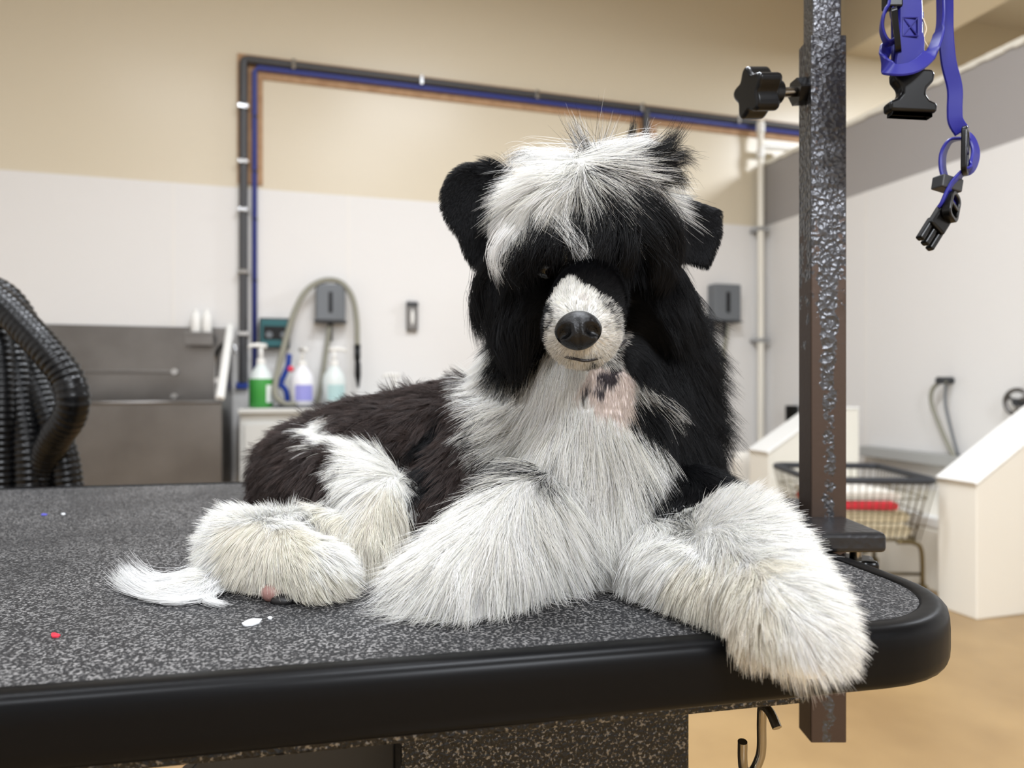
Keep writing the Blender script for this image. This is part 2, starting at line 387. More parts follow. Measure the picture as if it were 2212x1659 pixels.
smear('polish_spot', blob(95, 1112, 7, 2, 8), M_POLB)
smear('polish_spot', blob(137, 1111, 5, 2, 8), M_POL)

# S-hook hanging under the near edge
hk = smooth_path([P(1679, 1573, 0.445), P(1664, 1540, 0.452), P(1648, 1526, 0.458), P(1645, 1560, 0.46), P(1645, 1612, 0.46), P(1640, 1640, 0.46), P(1625, 1668, 0.46), P(1608, 1664, 0.455), P(1604, 1640, 0.45), P(1604, 1602, 0.447)], 6)
tag(MB().tube(hk, 0.0031, 12).build('steel_hook', M_CHROMED, smooth=True, autosmooth=50), 'bent steel rod hook hanging under the black table edge', 'hook')

# ------------------------------------------------------------------ grooming arm
AX0, AX1, AY0, AY1 = 0.2756, 0.3085, 0.640, 0.668
arm = thing('grooming_post', 'square steel grooming post with worn hammered paint clamped to the table', 'post', ((AX0+AX1)/2, AY0, 0.67))
def sqtube(lo, hi, z0, z1, t=0.0028):
    mb = MB(); o = [(lo[0], lo[1]), (hi[0], lo[1]), (hi[0], hi[1]), (lo[0], hi[1])]; i = [(lo[0]+t, lo[1]+t), (hi[0]-t, lo[1]+t), (hi[0]-t, hi[1]-t), (lo[0]+t, hi[1]-t)]
    vs_ = [(x, y, z) for z in (z0, z1) for L in (o, i) for x, y in L]; fs = []
    for k in range(4):
        q = (k+1) % 4
        fs += [(k, q, 8+q, 8+k), (4+k, 12+k, 12+q, 4+q), (8+k, 8+q, 12+q, 12+k), (k, 4+k, 4+q, q)]
    return mb.add(vs_, fs)
sqtube((AX0, AY0), (AX1, AY1), 0.669, 1.322).build('outer_sleeve', M_POST, arm, bevel=0.0012)
sqtube((AX0+0.0032, AY0+0.003), (AX1-0.0032, AY1-0.003), 1.20, 1.56).build('inner_tube', M_TUBE, arm, bevel=0.0012)
MB().box((AX0-0.004, 0.25, 1.545), (AX1+0.03, AY1, 1.575)).build('cross_bar', M_TUBE, arm, bevel=0.002)
MB().box((0.145, 0.570, TOP+0.001), (AX1, 0.748, TOP+0.0175)).build('clamp_plate', M_PLATE, arm, bevel=0.004, seg=3)
MB().box((0.145, 0.69, TOP+0.0175), (AX0, 0.745, TOP+0.024)).build('clamp_bar', M_PLATE, arm, bevel=0.002)
MB().box((0.12, 0.59, TOP-0.085), (AX1, 0.63, TOP-0.07)).build('clamp_foot', M_PLATE, arm, bevel=0.003)
def star_knob(name, m, parent, lobes=5, r=0.0235, h=0.024, M=None):
    out = []
    for k in range(60):
        a = 2*math.pi*k/60; out.append((r*(0.85+0.15*math.cos(lobes*a))*math.cos(a), r*(0.85+0.15*math.cos(lobes*a))*math.sin(a)))
    return MB(M).prism(out, 0, h).build(name, m, parent, bevel=0.003, seg=3, smooth=True, autosmooth=40)
kc = P(1662, 200, 0.64); kd = Vector((-0.95, -0.22, -0.10)).normalized()
KM = Matrix.Translation(kc) @ kd.to_track_quat('Z', 'Y').to_matrix().to_4x4()
kn = star_knob('tightening_knob', M_BLACKP, arm, M=KM @ Matrix.Rotation(0.3, 4, 'Z'))
MB().cyl(kc+kd*0.003, kc-kd*0.010, 0.0135, 0.0105, 20).build('hub', M_BLACKP, kn, smooth=True, autosmooth=40)
MB().cyl(kc-kd*0.008, Vector((AX0, AY0+0.014, kc.z+0.007)), 0.0045, seg=14).build('screw', M_CHROMED, kn, smooth=True, autosmooth=40)
MB().cyl(Vector((AX0-0.010, AY0+0.013, kc.z+0.006)), Vector((AX0, AY0+0.014, kc.z+0.007)), 0.0125, 0.0125, 6).build('lock_nut', M_BLACKP, arm)
star_knob('clamp_knob', M_BLACKP, arm, r=0.019, h=0.012, M=Matrix.Translation((0.297, 0.600, TOP-0.022)) @ Matrix.Rotation(0.4, 4, 'Z') )
MB().cyl((0.297, 0.600, TOP-0.075), (0.297, 0.600, TOP+0.002), 0.005).build('clamp_screw', M_CHROMED, arm, smooth=True, autosmooth=40)

# ------------------------------------------------------------------ blue harness hanging from the arm
LD = 0.58
har = thing('dog_harness', 'blue coated dog harness with black buckles hanging from the grooming arm', 'harness', P(1970, 0, LD))
def L(x, y, dd=0.0): return P(x, y, LD+dd)
# wide strap with sewn end above the female buckle
MB().ribbon(smooth_path([L(1966, -330), L(1966, -150), L(1966, 0), L(1966, 70), L(1965, 120), L(1964, 175)], 5), [0.0205]*11+[0.0215]*5+[0.0255]*5+[0.027]*5, 0.0032, (1, 0.1, 0)).build('wide_strap', M_STRAP, har, smooth=True, autosmooth=40)
st = MB()
q = [L(1950, 38, -0.0022), L(1983, 38, -0.0022), L(1983, 78, -0.0022), L(1950, 78, -0.0022)]
for a, b in ((0, 1), (1, 2), (2, 3), (3, 0), (0, 2), (1, 3)): st.cyl(q[a], q[b], 0.0006, seg=6)
st.build('stitching', M_STRAPD, har)
MB().ribbon([L(1960, 25, 0.002), L(1960, 110, 0.002), L(1962, 170, 0.002)], 0.029, 0.002, (1, 0.1, 0)).build('backing_strap', M_STRAPD, har)
# female side-release buckle
def mirror_outline(half): return half+[(-x, y) for x, y in reversed(half)]
fb = [(0.0145, 0.020), (0.0165, 0.016), (0.0160, 0.010), (0.0105, 0.004), (0.0100, -0.001), (0.0135, -0.0055), (0.0190, -0.0075), (0.0200, -0.0100), (0.0195, -0.0160)]
BM_ = Matrix.Translation(L(1967, 205)) @ Matrix.Rotation(0.05, 4, 'Y') @ Matrix.Rotation(math.pi/2, 4, 'X')
MB(BM_).prism(mirror_outline(fb), -0.0062, 0.0062).build('buckle_socket', M_BLACKP, har, bevel=0.0026, seg=3, smooth=True, autosmooth=50)
MB(BM_).prism(rrect(0, 0.003, 5, (-0.0168, 0.0168, -0.0166, -0.0150)), -0.0040, 0.0040).build('buckle_mouth', mat('buckle hollow', (3, 3, 3), 0.9), har)
# strap that loops round the front of the buckle
lp = smooth_path([L(2026, -330, 0), L(2027, -120, 0), L(2032, 0, 0), L(2030, 60, -0.004), L(2012, 112, -0.010), L(1972, 146, -0.016), L(1925, 150, -0.014), L(1908, 132, -0.004), L(1914, 106, 0.004), L(1926, 92, 0.004)], 6)
MB().ribbon(lp, 0.0115, 0.0026, [(0.1, 1, 0.0)]*19+[(0.05, 0.75, 0.6)]*6+[(0.05, 0.3, 0.95)]*(len(lp)-25)).build('loop_strap', M_STRAP, har, smooth=True, autosmooth=40)
lp = smooth_path([L(1922, -330, 0), L(1921, -120, -0.006), L(1920, 0, -0.006), L(1909, 30, -0.008), L(1905, 65, -0.008), L(1918, 92, -0.008), L(1938, 80, -0.008), L(1936, 50, -0.006), L(1926, 20, -0.004), L(1924, -60, 0.0)], 6)
MB().ribbon(lp, 0.0105, 0.0024, (0.35, 1, 0.0)).build('slack_strap', M_STRAP, har, smooth=True, autosmooth=40)
def slider(name, c, w, h, R, t=0.0042, rim=0.0036, bar=True, m=None):
    """adjuster frame: rounded ring with a cross bar"""
    mb = MB(Matrix.Translation(c) @ R)
    o = rrect(0, min(w, h)*0.33, 6, (-w/2, w/2, -h/2, h/2)); i = rrect(-rim, min(w, h)*0.33, 6, (-w/2, w/2, -h/2, h/2)); n = len(o)
    vs_ = [(x, y, z) for z in (-t/2, t/2) for Lp in (o, i) for x, y in Lp]; fs = []
    for k in range(n):
        q = (k+1) % n; fs += [(k, q, 2*n+q, 2*n+k), (n+k, 3*n+k, 3*n+q, n+q), (2*n+k, 2*n+q, 3*n+q, 3*n+k), (k, n+k, n+q, q)]
    mb.add(vs_, fs)
    if bar: mb.box((-w/2+0.001, -0.0018, -t/2), (w/2-0.001, 0.0018, t/2))
    return mb.build(name, m or M_BLACKP, har, bevel=0.0009, smooth=True, autosmooth=45)
slider('adjuster', L(1936, 66, -0.013), 0.0150, 0.0350, Euler((math.pi/2-0.1, -0.25, math.radians(62))).to_matrix().to_4x4())
MB(Matrix.Translation(L(1927, -6, -0.005))).box((-0.0068, -0.005, -0.010), (0.0068, 0.005, 0.007)).build('strap_keeper', M_BLACKP, har, bevel=0.0015)
# long strap to the male buckle
lp = smooth_path([L(2040, -330), L(2040, -100), L(2042, 0), L(2043, 70, 0), L(2049, 135, 0), L(2062, 190, 0), L(2062, 235, 0), L(2064, 262, 0), L(2078, 285, 0)], 6)
MB().ribbon(lp, 0.0115, 0.0026, [Vector((0.55+0.45*min(1, i/18), -0.8+0.5*min(1, i/18), 0)) for i in range(len(lp))]).build('long_strap', M_STRAP, har, smooth=True, autosmooth=40)
lp = smooth_path([L(2078, 285, 0.002), L(2098, 300, 0.004), L(2107, 330, 0.002), L(2098, 362, -0.002), L(2078, 376, -0.004), L(2058, 400, -0.004), L(2040, 436, -0.004), L(2030, 450, -0.002)], 6)
MB().ribbon(lp, 0.0125, 0.0026, (0.85, 0.6, 0.25)).build('long_strap', M_STRAP, har, smooth=True, autosmooth=40)
lp = smooth_path([L(2084, 298, 0.0), L(2054, 305, 0.004), L(2038, 330, 0.006), L(2036, 362, 0.005), L(2044, 392, 0.004), L(2056, 420, 0.004), L(2064, 450, 0.002)], 6)
MB().ribbon(lp, 0.0125, 0.0026, (0.8, 0.7, 0.2)).build('long_strap', M_STRAP, har, smooth=True, autosmooth=40)
slider('adjuster', L(2085, 326, -0.006), 0.0165, 0.0400, Euler((math.pi/2, 0.12, math.radians(50))).to_matrix().to_4x4())
kp = MB(Matrix.Translation(L(2046, 399, 0)) @ Euler((0, 0.18, 0.25)).to_matrix().to_4x4())
kp.box((-0.0105, -0.006, -0.0055), (0.0105, 0.006, 0.0055)).build('strap_keeper', M_DKGREY, har, bevel=0.0012)
R2 = Euler((math.pi/2, 0.42, math.radians(38))).to_matrix().to_4x4()
slider('adjuster', L(2055, 447, -0.003), 0.0190, 0.0250, R2, t=0.007)
MB(Matrix.Translation(L(2030, 478, -0.002)) @ Euler((0, 0.65, 0.3)).to_matrix().to_4x4()).box((-0.0085, -0.0035, -0.009), (0.0085, 0.0035, 0.011)).build('buckle_plug', M_BLACKP, har, bevel=0.002, seg=3)
for dx in (-0.0065, 0.0, 0.0065):
    MB(Matrix.Translation(L(2012, 503, -0.002)) @ Euler((0, 0.65, 0.3)).to_matrix().to_4x4()).box((dx-0.0025, -0.003, -0.0125), (dx+0.0025, 0.003, 0.010)).build('buckle_prong', M_BLACKP, har, bevel=0.0012)
# a frayed thread
MB().tube(smooth_path([L(1994, 40, 0.002), L(2001, 62, 0), L(1996, 84, 0), L(2006, 105, 0), L(2002, 122, 0.001)], 6), 0.0005, 5).build('loose_thread', mat('cream thread', (225, 210, 180), 0.8), har)
# ------------------------------------------------------------------ along the back wall
def W(u, v, z): return RM @ Vector((u, v, z))
# conduit and cable run on plywood
run = thing('cable_run', 'dark conduit with blue cables on plywood strips across the back wall', 'conduit', W(wall_u(527), -0.02, 0.9))
uA = wall_u(527); zA = wall_z(527, 130, -0.03); uB = wall_u(1640); zB = wall_z(1640, 268, -0.03); zL = (zA+zB)/2
zlow = wall_z(527, 826)
wz = wall_z(527, 398)
MB(RM).box((uA-0.045, -0.014, wz), (uA+0.13, 0, zL+0.055)).build('plywood_strip', M_WOOD, run, bevel=0.002)
MB(RM).box((uA+0.13, -0.014, zL-0.115), (4.0, 0, zL+0.055)).build('plywood_strip', M_WOOD, run, bevel=0.002)
MB(RM).tube([(uA, -0.045, zlow), (uA, -0.045, zL-0.03), (uA+0.008, -0.045, zL-0.008), (uA+0.03, -0.045, zL), (4.0, -0.045, zL)], 0.030, 14).build('conduit', M_PIPE, run, smooth=True, autosmooth=60)
MB(RM).tube([(uA+0.075, -0.03, zlow), (uA+0.075, -0.03, zL-0.075), (uA+0.1, -0.035, zL-0.046), (4.0, -0.035, zL-0.046)], 0.019, 10).build('blue_cable', M_BLUECAB, run, smooth=True)
for z in [zL-0.35, zL-0.75, zL-1.1, zL-1.55, zL-2.0]:
    MB(RM).box((uA-0.038, -0.082, z-0.016), (uA+0.038, 0, z+0.016)).build('clip', M_CHROME, run, bevel=0.004)
    MB(RM).box((uA+0.058, -0.048, z-0.07), (uA+0.095, 0, z-0.045)).build('clip', M_BLACKP, run, bevel=0.004)
for k in range(9):
    a = uA+0.35+0.95*k
    MB(RM).box((a-0.014, -0.082, zL-0.036), (a+0.014, 0, zL+0.036)).build('clip', M_CHROME, run, bevel=0.004)
uD = wall_u(1397)
MB(RM).box((uD-0.09, -0.0135, 1.2), (uD+0.09, -0.0005, zL-0.12)).build('plywood_strip', M_WOOD, run)
MB(RM).tube([(uD-0.03, -0.045, 1.2), (uD-0.03, -0.045, zL)], 0.032, 12).build('conduit', M_PIPE, run, smooth=True, autosmooth=60)
MB(RM).box((uA-0.05, -0.06, zlow-0.045), (uA+0.03, 0, zlow+0.0)).build('junction_box', M_BLUE, run, bevel=0.006)

# white drain pipe in the corner
pp = thing('corner_pipe', 'white plastic pipe rising beside the corner of the room', 'pipe', W(wall_u(1643, -0.115), -0.115, 0.0))
uP = wall_u(1643, -0.115); zt = wall_z(1643, 262, -0.115)
MB(RM).cyl((uP, -0.115, 0.0), (uP, -0.115, zt), 0.028, seg=18).build('pipe', M_CREAM, pp, smooth=True, autosmooth=50)
for y in (330, 275): MB(RM).cyl((uP, -0.115, wall_z(1643, y+12, -0.115)), (uP, -0.115, wall_z(1643, y-8, -0.115)), 0.037, seg=18).build('coupling', M_WHITE, pp, smooth=True, autosmooth=50)
zz = wall_z(1643, 316, -0.115)
MB(RM).cyl((uP, -0.115, zz), (uP+0.30, -0.115, zz+0.01), 0.030, seg=18).build('branch', M_WHITE, pp, smooth=True, autosmooth=50)
for y in (495, 735): MB(RM).box((uP-0.035, -0.15, wall_z(1643, y+4, -0.115)), (uP+0.07, 0, wall_z(1643, y-4, -0.115))).build('clip', M_CHROME, pp, bevel=0.003)

# stainless tub
tu1 = wall_u(503); tu0 = wall_u(30); TVF = -0.70; ZB = wall_z(250, 704); ZR = 0.885
tub = thing('dog_bathtub', 'stainless steel dog bathtub with tall splash back against the back wall', 'bathtub', W((tu0+tu1)/2, -0.35, 0), ROOM_A)
MB(RM).box((tu0, -0.035, 0.35), (tu1, -0.010, ZB)).build('splash_back', M_STEEL, tub, bevel=0.004)
MB(RM).box((tu0, TVF, 0.30), (tu1, TVF+0.02, ZR)).build('front_panel', M_STEEL, tub, bevel=0.003)
MB(RM).tube([(tu0, TVF+0.01, ZR), (tu1, TVF+0.01, ZR)], 0.016, 10).build('front_rim', M_STEEL, tub, smooth=True)
side = [(-0.035, 0.30), (-0.035, ZB), (TVF+0.02, ZR), (TVF+0.02, 0.30)]
for a in (tu0, tu1-0.02):
    m = RM @ Matrix(((0, 0, 1, a), (1, 0, 0, 0), (0, 1, 0, 0), (0, 0, 0, 1)))
    MB(m).prism(side, 0, 0.02).build('side_panel', M_STEEL, tub)
MB(RM).box((tu0+0.02, TVF+0.02, 0.48), (tu1-0.02, -0.035, 0.50)).build('basin_floor', M_STEEL, tub)
tb = Vector((tu1-0.012, -0.045, ZB+0.012)); tf = Vector((tu1-0.012, TVF+0.01, ZR+0.02))
MB(RM).ribbon([tb, tb.lerp(tf, 0.5), tf], 0.055, 0.045, (1, 0, 0)).build('edge_guard', M_WHITE, tub, bevel=0.012, seg=3)
for a in (tu0+0.06, tu1-0.06):
    for b in (TVF+0.06, -0.1):
        MB(RM).box((a-0.02, b-0.02, 0), (a+0.02, b+0.02, 0.48)).build('leg', M_STEEL, tub, bevel=0.003)
ug = wall_u(466, -0.06)
MB(RM).tube(smooth_path([(ug, -0.06, 0.72), (ug, -0.06, wall_z(466, 800, -0.06)), (ug+0.01, -0.08, wall_z(466, 760, -0.06)), (ug+0.07, -0.14, wall_z(470, 742, -0.1)), (ug+0.13, -0.19, wall_z(480, 745, -0.1)), (ug+0.15, -0.2, wall_z(480, 765, -0.1))], 6), 0.012, 10).build('spout', M_CHROME, tub, smooth=True)
for px, py in ((377, 857), (470, 822), (378, 803)):
    a = wall_u(px, -0.05); MB(RM).cyl((a, -0.036, wall_z(px, py, -0.05)), (a, -0.075, wall_z(px, py, -0.05)), 0.022, seg=14).build('tap', M_CHROME, tub, smooth=True, autosmooth=50)
MB(RM).box((wall_u(185), -0.05, wall_z(250, 806)), (wall_u(382), -0.034, wall_z(250, 800))).build('shelf_ledge', M_STEEL, tub, bevel=0.003)
sh = thing('soap_rack', 'small steel rack fixed to the tub splash back', 'rack', W(wall_u(432, -0.09), -0.09, wall_z(432, 744, -0.09)), ROOM_A)
a0, a1 = wall_u(402, -0.06), wall_u(464, -0.06); zs = wall_z(432, 724, -0.09)
MB(RM).box((a0, -0.15, zs-0.075), (a1, -0.145, zs+0.02)).build('front_plate', M_STEEL, sh, bevel=0.002)
MB(RM).box((a0, -0.15, zs-0.01), (a1, -0.036, zs)).build('tray', M_STEEL, sh, bevel=0.002)
def lathe_at(u, v, z): return RM @ Matrix.Translation((u, v, z))
for i, px in enumerate((423, 447)):
    b = thing('soap_bottle', ('white soap bottle in the tub rack, on the side away from the conduit', 'white soap bottle in the tub rack, on the conduit side')[i], 'bottle', W(wall_u(px, -0.09), -0.09, zs), 0, 'white bottles in the tub rack')
    h = wall_z(px, 668, -0.09)-zs
    m = lathe_at(wall_u(px, -0.09), -0.09, zs)
    MB(m).lathe([(0.030, 0), (0.034, 0.006), (0.034, h*0.75), (0.024, h*0.84), (0.014, h*0.88)], 20).build('body', M_WHITE, b, smooth=True, autosmooth=50)
    MB(m).lathe([(0.016, h*0.86), (0.016, h*0.98), (0.012, h)], 16).build('cap', M_WHITE, b, smooth=True, autosmooth=50)

# cabinet beside the tub
CV = -0.52; cu0 = wall_u(507, CV)+0.03; cu1 = wall_u(1010, CV); ZC = 0.836
cab = thing('base_cabinet', 'pale grey base cabinet beside the steel tub', 'cabinet', W((cu0+cu1)/2, -0.26, 0), ROOM_A)
MB(RM).box((cu0, CV+0.02, 0.0), (cu1, -0.012, ZC-0.035)).build('body', M_CAB, cab, bevel=0.003)
nd = 4; dw = (cu1-cu0-0.04)/nd
for k in range(nd):
    a = cu0+0.02+dw*k
    d = MB(RM).box((a+0.01, CV, 0.1), (a+dw-0.01, CV+0.019, ZC-0.10)).build('door', M_CAB, cab, bevel=0.004)
    MB(RM).cyl((a+dw-0.05, CV-0.025, 0.62), (a+dw-0.05, CV-0.025, 0.74), 0.005, seg=10).build('handle', M_STEEL, d, smooth=True)
tag(MB(RM).box((cu0-0.01, CV-0.02, ZC-0.033), (cu1+0.01, -0.012, ZC)).build('countertop', M_CAB, bevel=0.006), 'pale laminate worktop on the base cabinet, holding the shampoo bottles', 'countertop')
# black tray under the hose
tray = MB(RM).box((wall_u(592, -0.4), -0.47, ZC+0.001), (wall_u(760, -0.4), -0.2, ZC+0.012))
tag(tray.build('tray', M_DKGREY, bevel=0.004), 'thin dark tray on the worktop under the bottles', 'tray')

def pump_bottle(px, v, ybase, ytop, rx, mbody, mlabel, mtop, label, name='pump_bottle', fill=None, turn=0.0, group='pump bottles on the worktop', z0=None):
    u_ = wall_u(px, v); z = ZC if z0 is None else z0; zt_ = wall_z(px, ytop, v); H = zt_-z
    t = thing(name, label, 'bottle', W(u_, v, z), ROOM_A, group); m = lathe_at(u_, v, z) @ Matrix.Rotation(turn, 4, 'Z')
    hb = H*0.68
    if fill:
        MB(m).lathe([(rx*0.9, 0), (rx, 0.01), (rx, hb*0.60), (rx*0.97, hb*0.66)], 28).build('liquid', fill, t, smooth=True, autosmooth=50)
        MB(m).lathe([(rx*0.97, hb*0.66), (rx*0.82, hb*0.80), (rx*0.45, hb*0.94), (rx*0.34, hb)], 28).build('shoulder', mbody, t, smooth=True, autosmooth=50)
    else:
        MB(m).lathe([(rx*0.9, 0), (rx, 0.01), (rx, hb*0.62), (rx*0.86, hb*0.78), (rx*0.5, hb*0.93), (rx*0.34, hb)], 28).build('body', mbody, t, smooth=True, autosmooth=50)
    if mlabel:
        lb = MB(lathe_at(u_, v, z)); n = 14; vs_ = []; a0, a1 = (math.radians(-62), math.radians(-12)) if fill else (math.radians(-125), math.radians(-35))
        for k in range(n+1):
            a = a0+(a1-a0)*k/n
            for zz_ in (hb*0.12, hb*0.52): vs_.append(((rx+0.0012)*math.cos(a), (rx+0.0012)*math.sin(a), zz_))
        lb.add(vs_, [(2*k, 2*k+2, 2*k+3, 2*k+1) for k in range(n)]).build('label_wrap', mlabel, t, smooth=True)
    MB(m).lathe([(rx*0.38, hb), (rx*0.38, hb+0.03), (rx*0.2, hb+0.04)], 18).build('collar', mtop, t, smooth=True, autosmooth=40)
    MB(m).lathe([(0.012, hb+0.03), (0.012, H-0.03)], 12).build('pump_stem', mtop, t, smooth=True)
    MB(m).tube([(0.035, 0, H-0.018), (-0.02, 0, H-0.012), (-0.075, 0, H-0.016), (-0.085, 0, H-0.035)], 0.014, 10, radii=[0.018, 0.016, 0.011, 0.009]).build('pump_head', mtop, t, smooth=True)
    return t
pump_bottle(564, -0.34, 880, 742, 0.080, M_CLEARB, mat('white label', (225, 232, 226), 0.5), M_WHITE, 'clear pump bottle half full of green shampoo', fill=M_GREEN, turn=0.4)
pump_bottle(653, -0.34, 885, 750, 0.082, mat('white bottle plastic', (236, 236, 240), 0.4), M_LILAC, M_WHITE, 'white pump bottle with a lilac label', turn=1.9, z0=ZC+0.013)
pump_bottle(722, -0.34, 885, 750, 0.082, M_CLEARB, M_PALE, M_WHITE, 'milky pump bottle with a pale teal label, beside the dog\'s back', turn=3.3, z0=ZC+0.013)
pump_bottle(852, -0.30, 885, 806, 0.050, M_WHITE, None, M_WHITE, 'low cream bottle just showing over the dog\'s back, below the steel wall bracket', name='small_bottle', group=None)
# blue spray gun with a red knob
ub = wall_u(614, -0.30)
gun = thing('spray_gun', 'blue spray gun with a red knob standing behind the bottles', 'spray gun', W(ub, -0.3, ZC+0.012), ROOM_A)
def G(px, py, v=-0.30): return (wall_u(px, v), v, wall_z(px, py, v))
MB(RM).tube(smooth_path([G(622, 872), G(618, 845), G(606, 828), G(612, 815), G(622, 790), G(625, 765)], 5), 0.02, 10, radii=None).build('body', M_BLUE, gun, smooth=True)
MB(RM).tube(smooth_path([G(602, 838), G(600, 828), G(612, 818)], 4), 0.024, 10).build('trigger', M_BLUE, gun, smooth=True)
MB(RM).ball(G(628, 797, -0.32), 0.022, 14).build('knob', M_RED, gun, smooth=True)
MB(RM).lathe([(0.045, 0), (0.045, 0.012), (0.03, 0.02)], 18, Matrix.Translation((ub+0.01, -0.30, ZC+0.0125))).build('foot', M_BLUE, gun, smooth=True, autosmooth=40)
# control box with dark screen
cbx = thing('control_box', 'dark control box with teal printed face on the back wall', 'control box', W(wall_u(590), -0.05, wall_z(590, 755)), ROOM_A)
a0, a1, z0, z1 = wall_u(560, -0.1), wall_u(626, -0.1), wall_z(590, 752, -0.1), wall_z(590, 687, -0.1)
MB(RM).box((a0, -0.12, z0), (a1, -0.007, z1)).build('case', M_DKGREY, cbx, bevel=0.012)
MB(RM).box((a0+0.012, -0.1235, z0+0.012), (a1-0.012, -0.119, z1-0.012)).build('face_plate', M_TEAL, cbx, bevel=0.002)
MB(RM).box((a0+0.03, -0.127, z0+0.06), (a1-0.03, -0.122, z1-0.06)).build('screen', M_BLACKP, cbx, bevel=0.002)
for k in range(2):
    c = a0+0.07+0.1*k; MB(RM).cyl((c, -0.127, z0+0.095), (c, -0.140, z0+0.095), 0.024, seg=16).build('dial', M_GREYBOX, cbx, smooth=True, autosmooth=40)
# hose holder boxes
def hose_box(px0, px1, py0, py1, label, name='hose_holder'):
    t = thing(name, label, 'hose holder', W(wall_u((px0+px1)/2, -0.05), -0.05, wall_z(px0, py1, -0.1)), ROOM_A, 'grey hose holders on the back wall')
    a0, a1, z0, z1 = wall_u(px0, -0.12), wall_u(px1, -0.12), wall_z(px0, py1, -0.12), wall_z(px0, py0, -0.12); c = (a0+a1)/2; hw = (a1-a0)/2
    MB(RM).box((a0, -0.13, z0), (a1, -0.007, z1)).build('case', M_GREYBOX, t, bevel=0.012)
    MB(RM).box((c-hw*0.14, -0.136, z0+(z1-z0)*0.22), (c+hw*0.14, -0.128, z1-(z1-z0)*0.22)).build('slot', M_BLACKP, t, bevel=0.003)
    MB(RM).box((c-hw*1.1, -0.135, z0-0.012), (c+hw*1.1, -0.007, z0)).build('lip', M_DKGREY, t, bevel=0.003)
    MB(RM).cyl((c, -0.07, z0-0.15), (c, -0.07, z0), 0.016, seg=12).build('outlet', M_BLACKP, t, smooth=True, autosmooth=40)
    return c, z0, z1
hose_box(682, 746, 612, 692, 'grey plastic hose holder with a hose looped over it')
hose_box(1543, 1600, 612, 692, 'grey plastic hose holder behind the dog, near the corner pipe')
def ribbed(pts, r, pitch, seg=10, amp=0.08):
    out = []; acc = 0; n = len(pts); rad = []; P2 = []
    step = pitch/4; cur = 0.0
    for i in range(n-1):
        a, b = Vector(pts[i]), Vector(pts[i+1]); L_ = (b-a).length; k = max(1, int(round(L_/step)))
        for j in range(k):
            P2.append(a.lerp(b, j/k)); rad.append(r*(1+amp*math.cos(2*math.pi*(acc+L_*j/k)/pitch)))
        acc += L_
    P2.append(Vector(pts[-1])); rad.append(r)
    return P2, rad
hs = thing('shower_hose', 'grey ribbed shower hose arching over the hose holder', 'hose', W(wall_u(610, -0.3), -0.3, ZC), ROOM_A)
def G2(px, py, v): return Vector((wall_u(px, v), v, wall_z(px, py, v)))
hp = smooth_path([G2(640, 873, -0.40), G2(612, 871, -0.41), G2(594, 846, -0.39), G2(603, 790, -0.33), G2(620, 725, -0.28), G2(640, 665, -0.22), G2(665, 625, -0.16), G2(700, 606, -0.11), G2(735, 610, -0.11), G2(760, 640, -0.15), G2(770, 690, -0.18), G2(772, 745, -0.2)], 10)
p2, rd = ribbed(hp, 0.021, 0.02)
MB(RM).tube(p2, 0, 10, radii=rd).build('hose', M_HOSE, hs, smooth=True)
MB(RM).tube([G2(772, 745, -0.2), G2(772, 775, -0.2), G2(772, 780, -0.2), G2(773, 785, -0.2), G2(773, 810, -0.2), G2(774, 838, -0.2)], 0, 12, radii=[0.024, 0.024, 0.018, 0.022, 0.024, 0.008]).build('nozzle', M_BLACKP, hs, smooth=True)
hp = smooth_path([G2(712, 704, -0.07), G2(706, 750, -0.10), G2(699, 800, -0.2), G2(690, 850, -0.26), G2(683, 872, -0.27)], 8)
tag(MB(RM).tube(hp, 0.019, 10).build('supply_hose', M_HOSE, smooth=True), 'straight grey supply hose below the hose holder, between the white bottles', 'hose')
hp = smooth_path([G2(1572, 704, -0.07), G2(1560, 780, -0.09), G2(1545, 860, -0.12), G2(1538, 940, -0.12), G2(1530, 1000, -0.1)], 8)
tag(MB(RM).tube(hp, 0.019, 10).build('supply_hose', M_HOSE, smooth=True), 'grey hose hanging under the hose holder near the corner pipe', 'hose')
# steel bracket
bk = thing('bottle_bracket', 'narrow steel bracket with an oval slot on the back wall', 'bracket', W(wall_u(888), -0.03, wall_z(888, 716)), ROOM_A)
a0, a1, z0, z1 = wall_u(877), wall_u(901), wall_z(888, 716), wall_z(888, 651)
MB(RM).box((a0, -0.05, z0), (a1, -0.006, z1)).build('plate', M_STEEL, bk, bevel=0.012)
MB(RM).ball(((a0+a1)/2, -0.05, z0+(z1-z0)*0.45), (0.014, 0.006, 0.06), 14).build('slot', M_WHITE, bk, smooth=True)
MB(RM).box((a0, -0.062, z1-0.045), (a1, -0.006, z1-0.012)).build('clasp', M_DKGREY, bk, bevel=0.004)

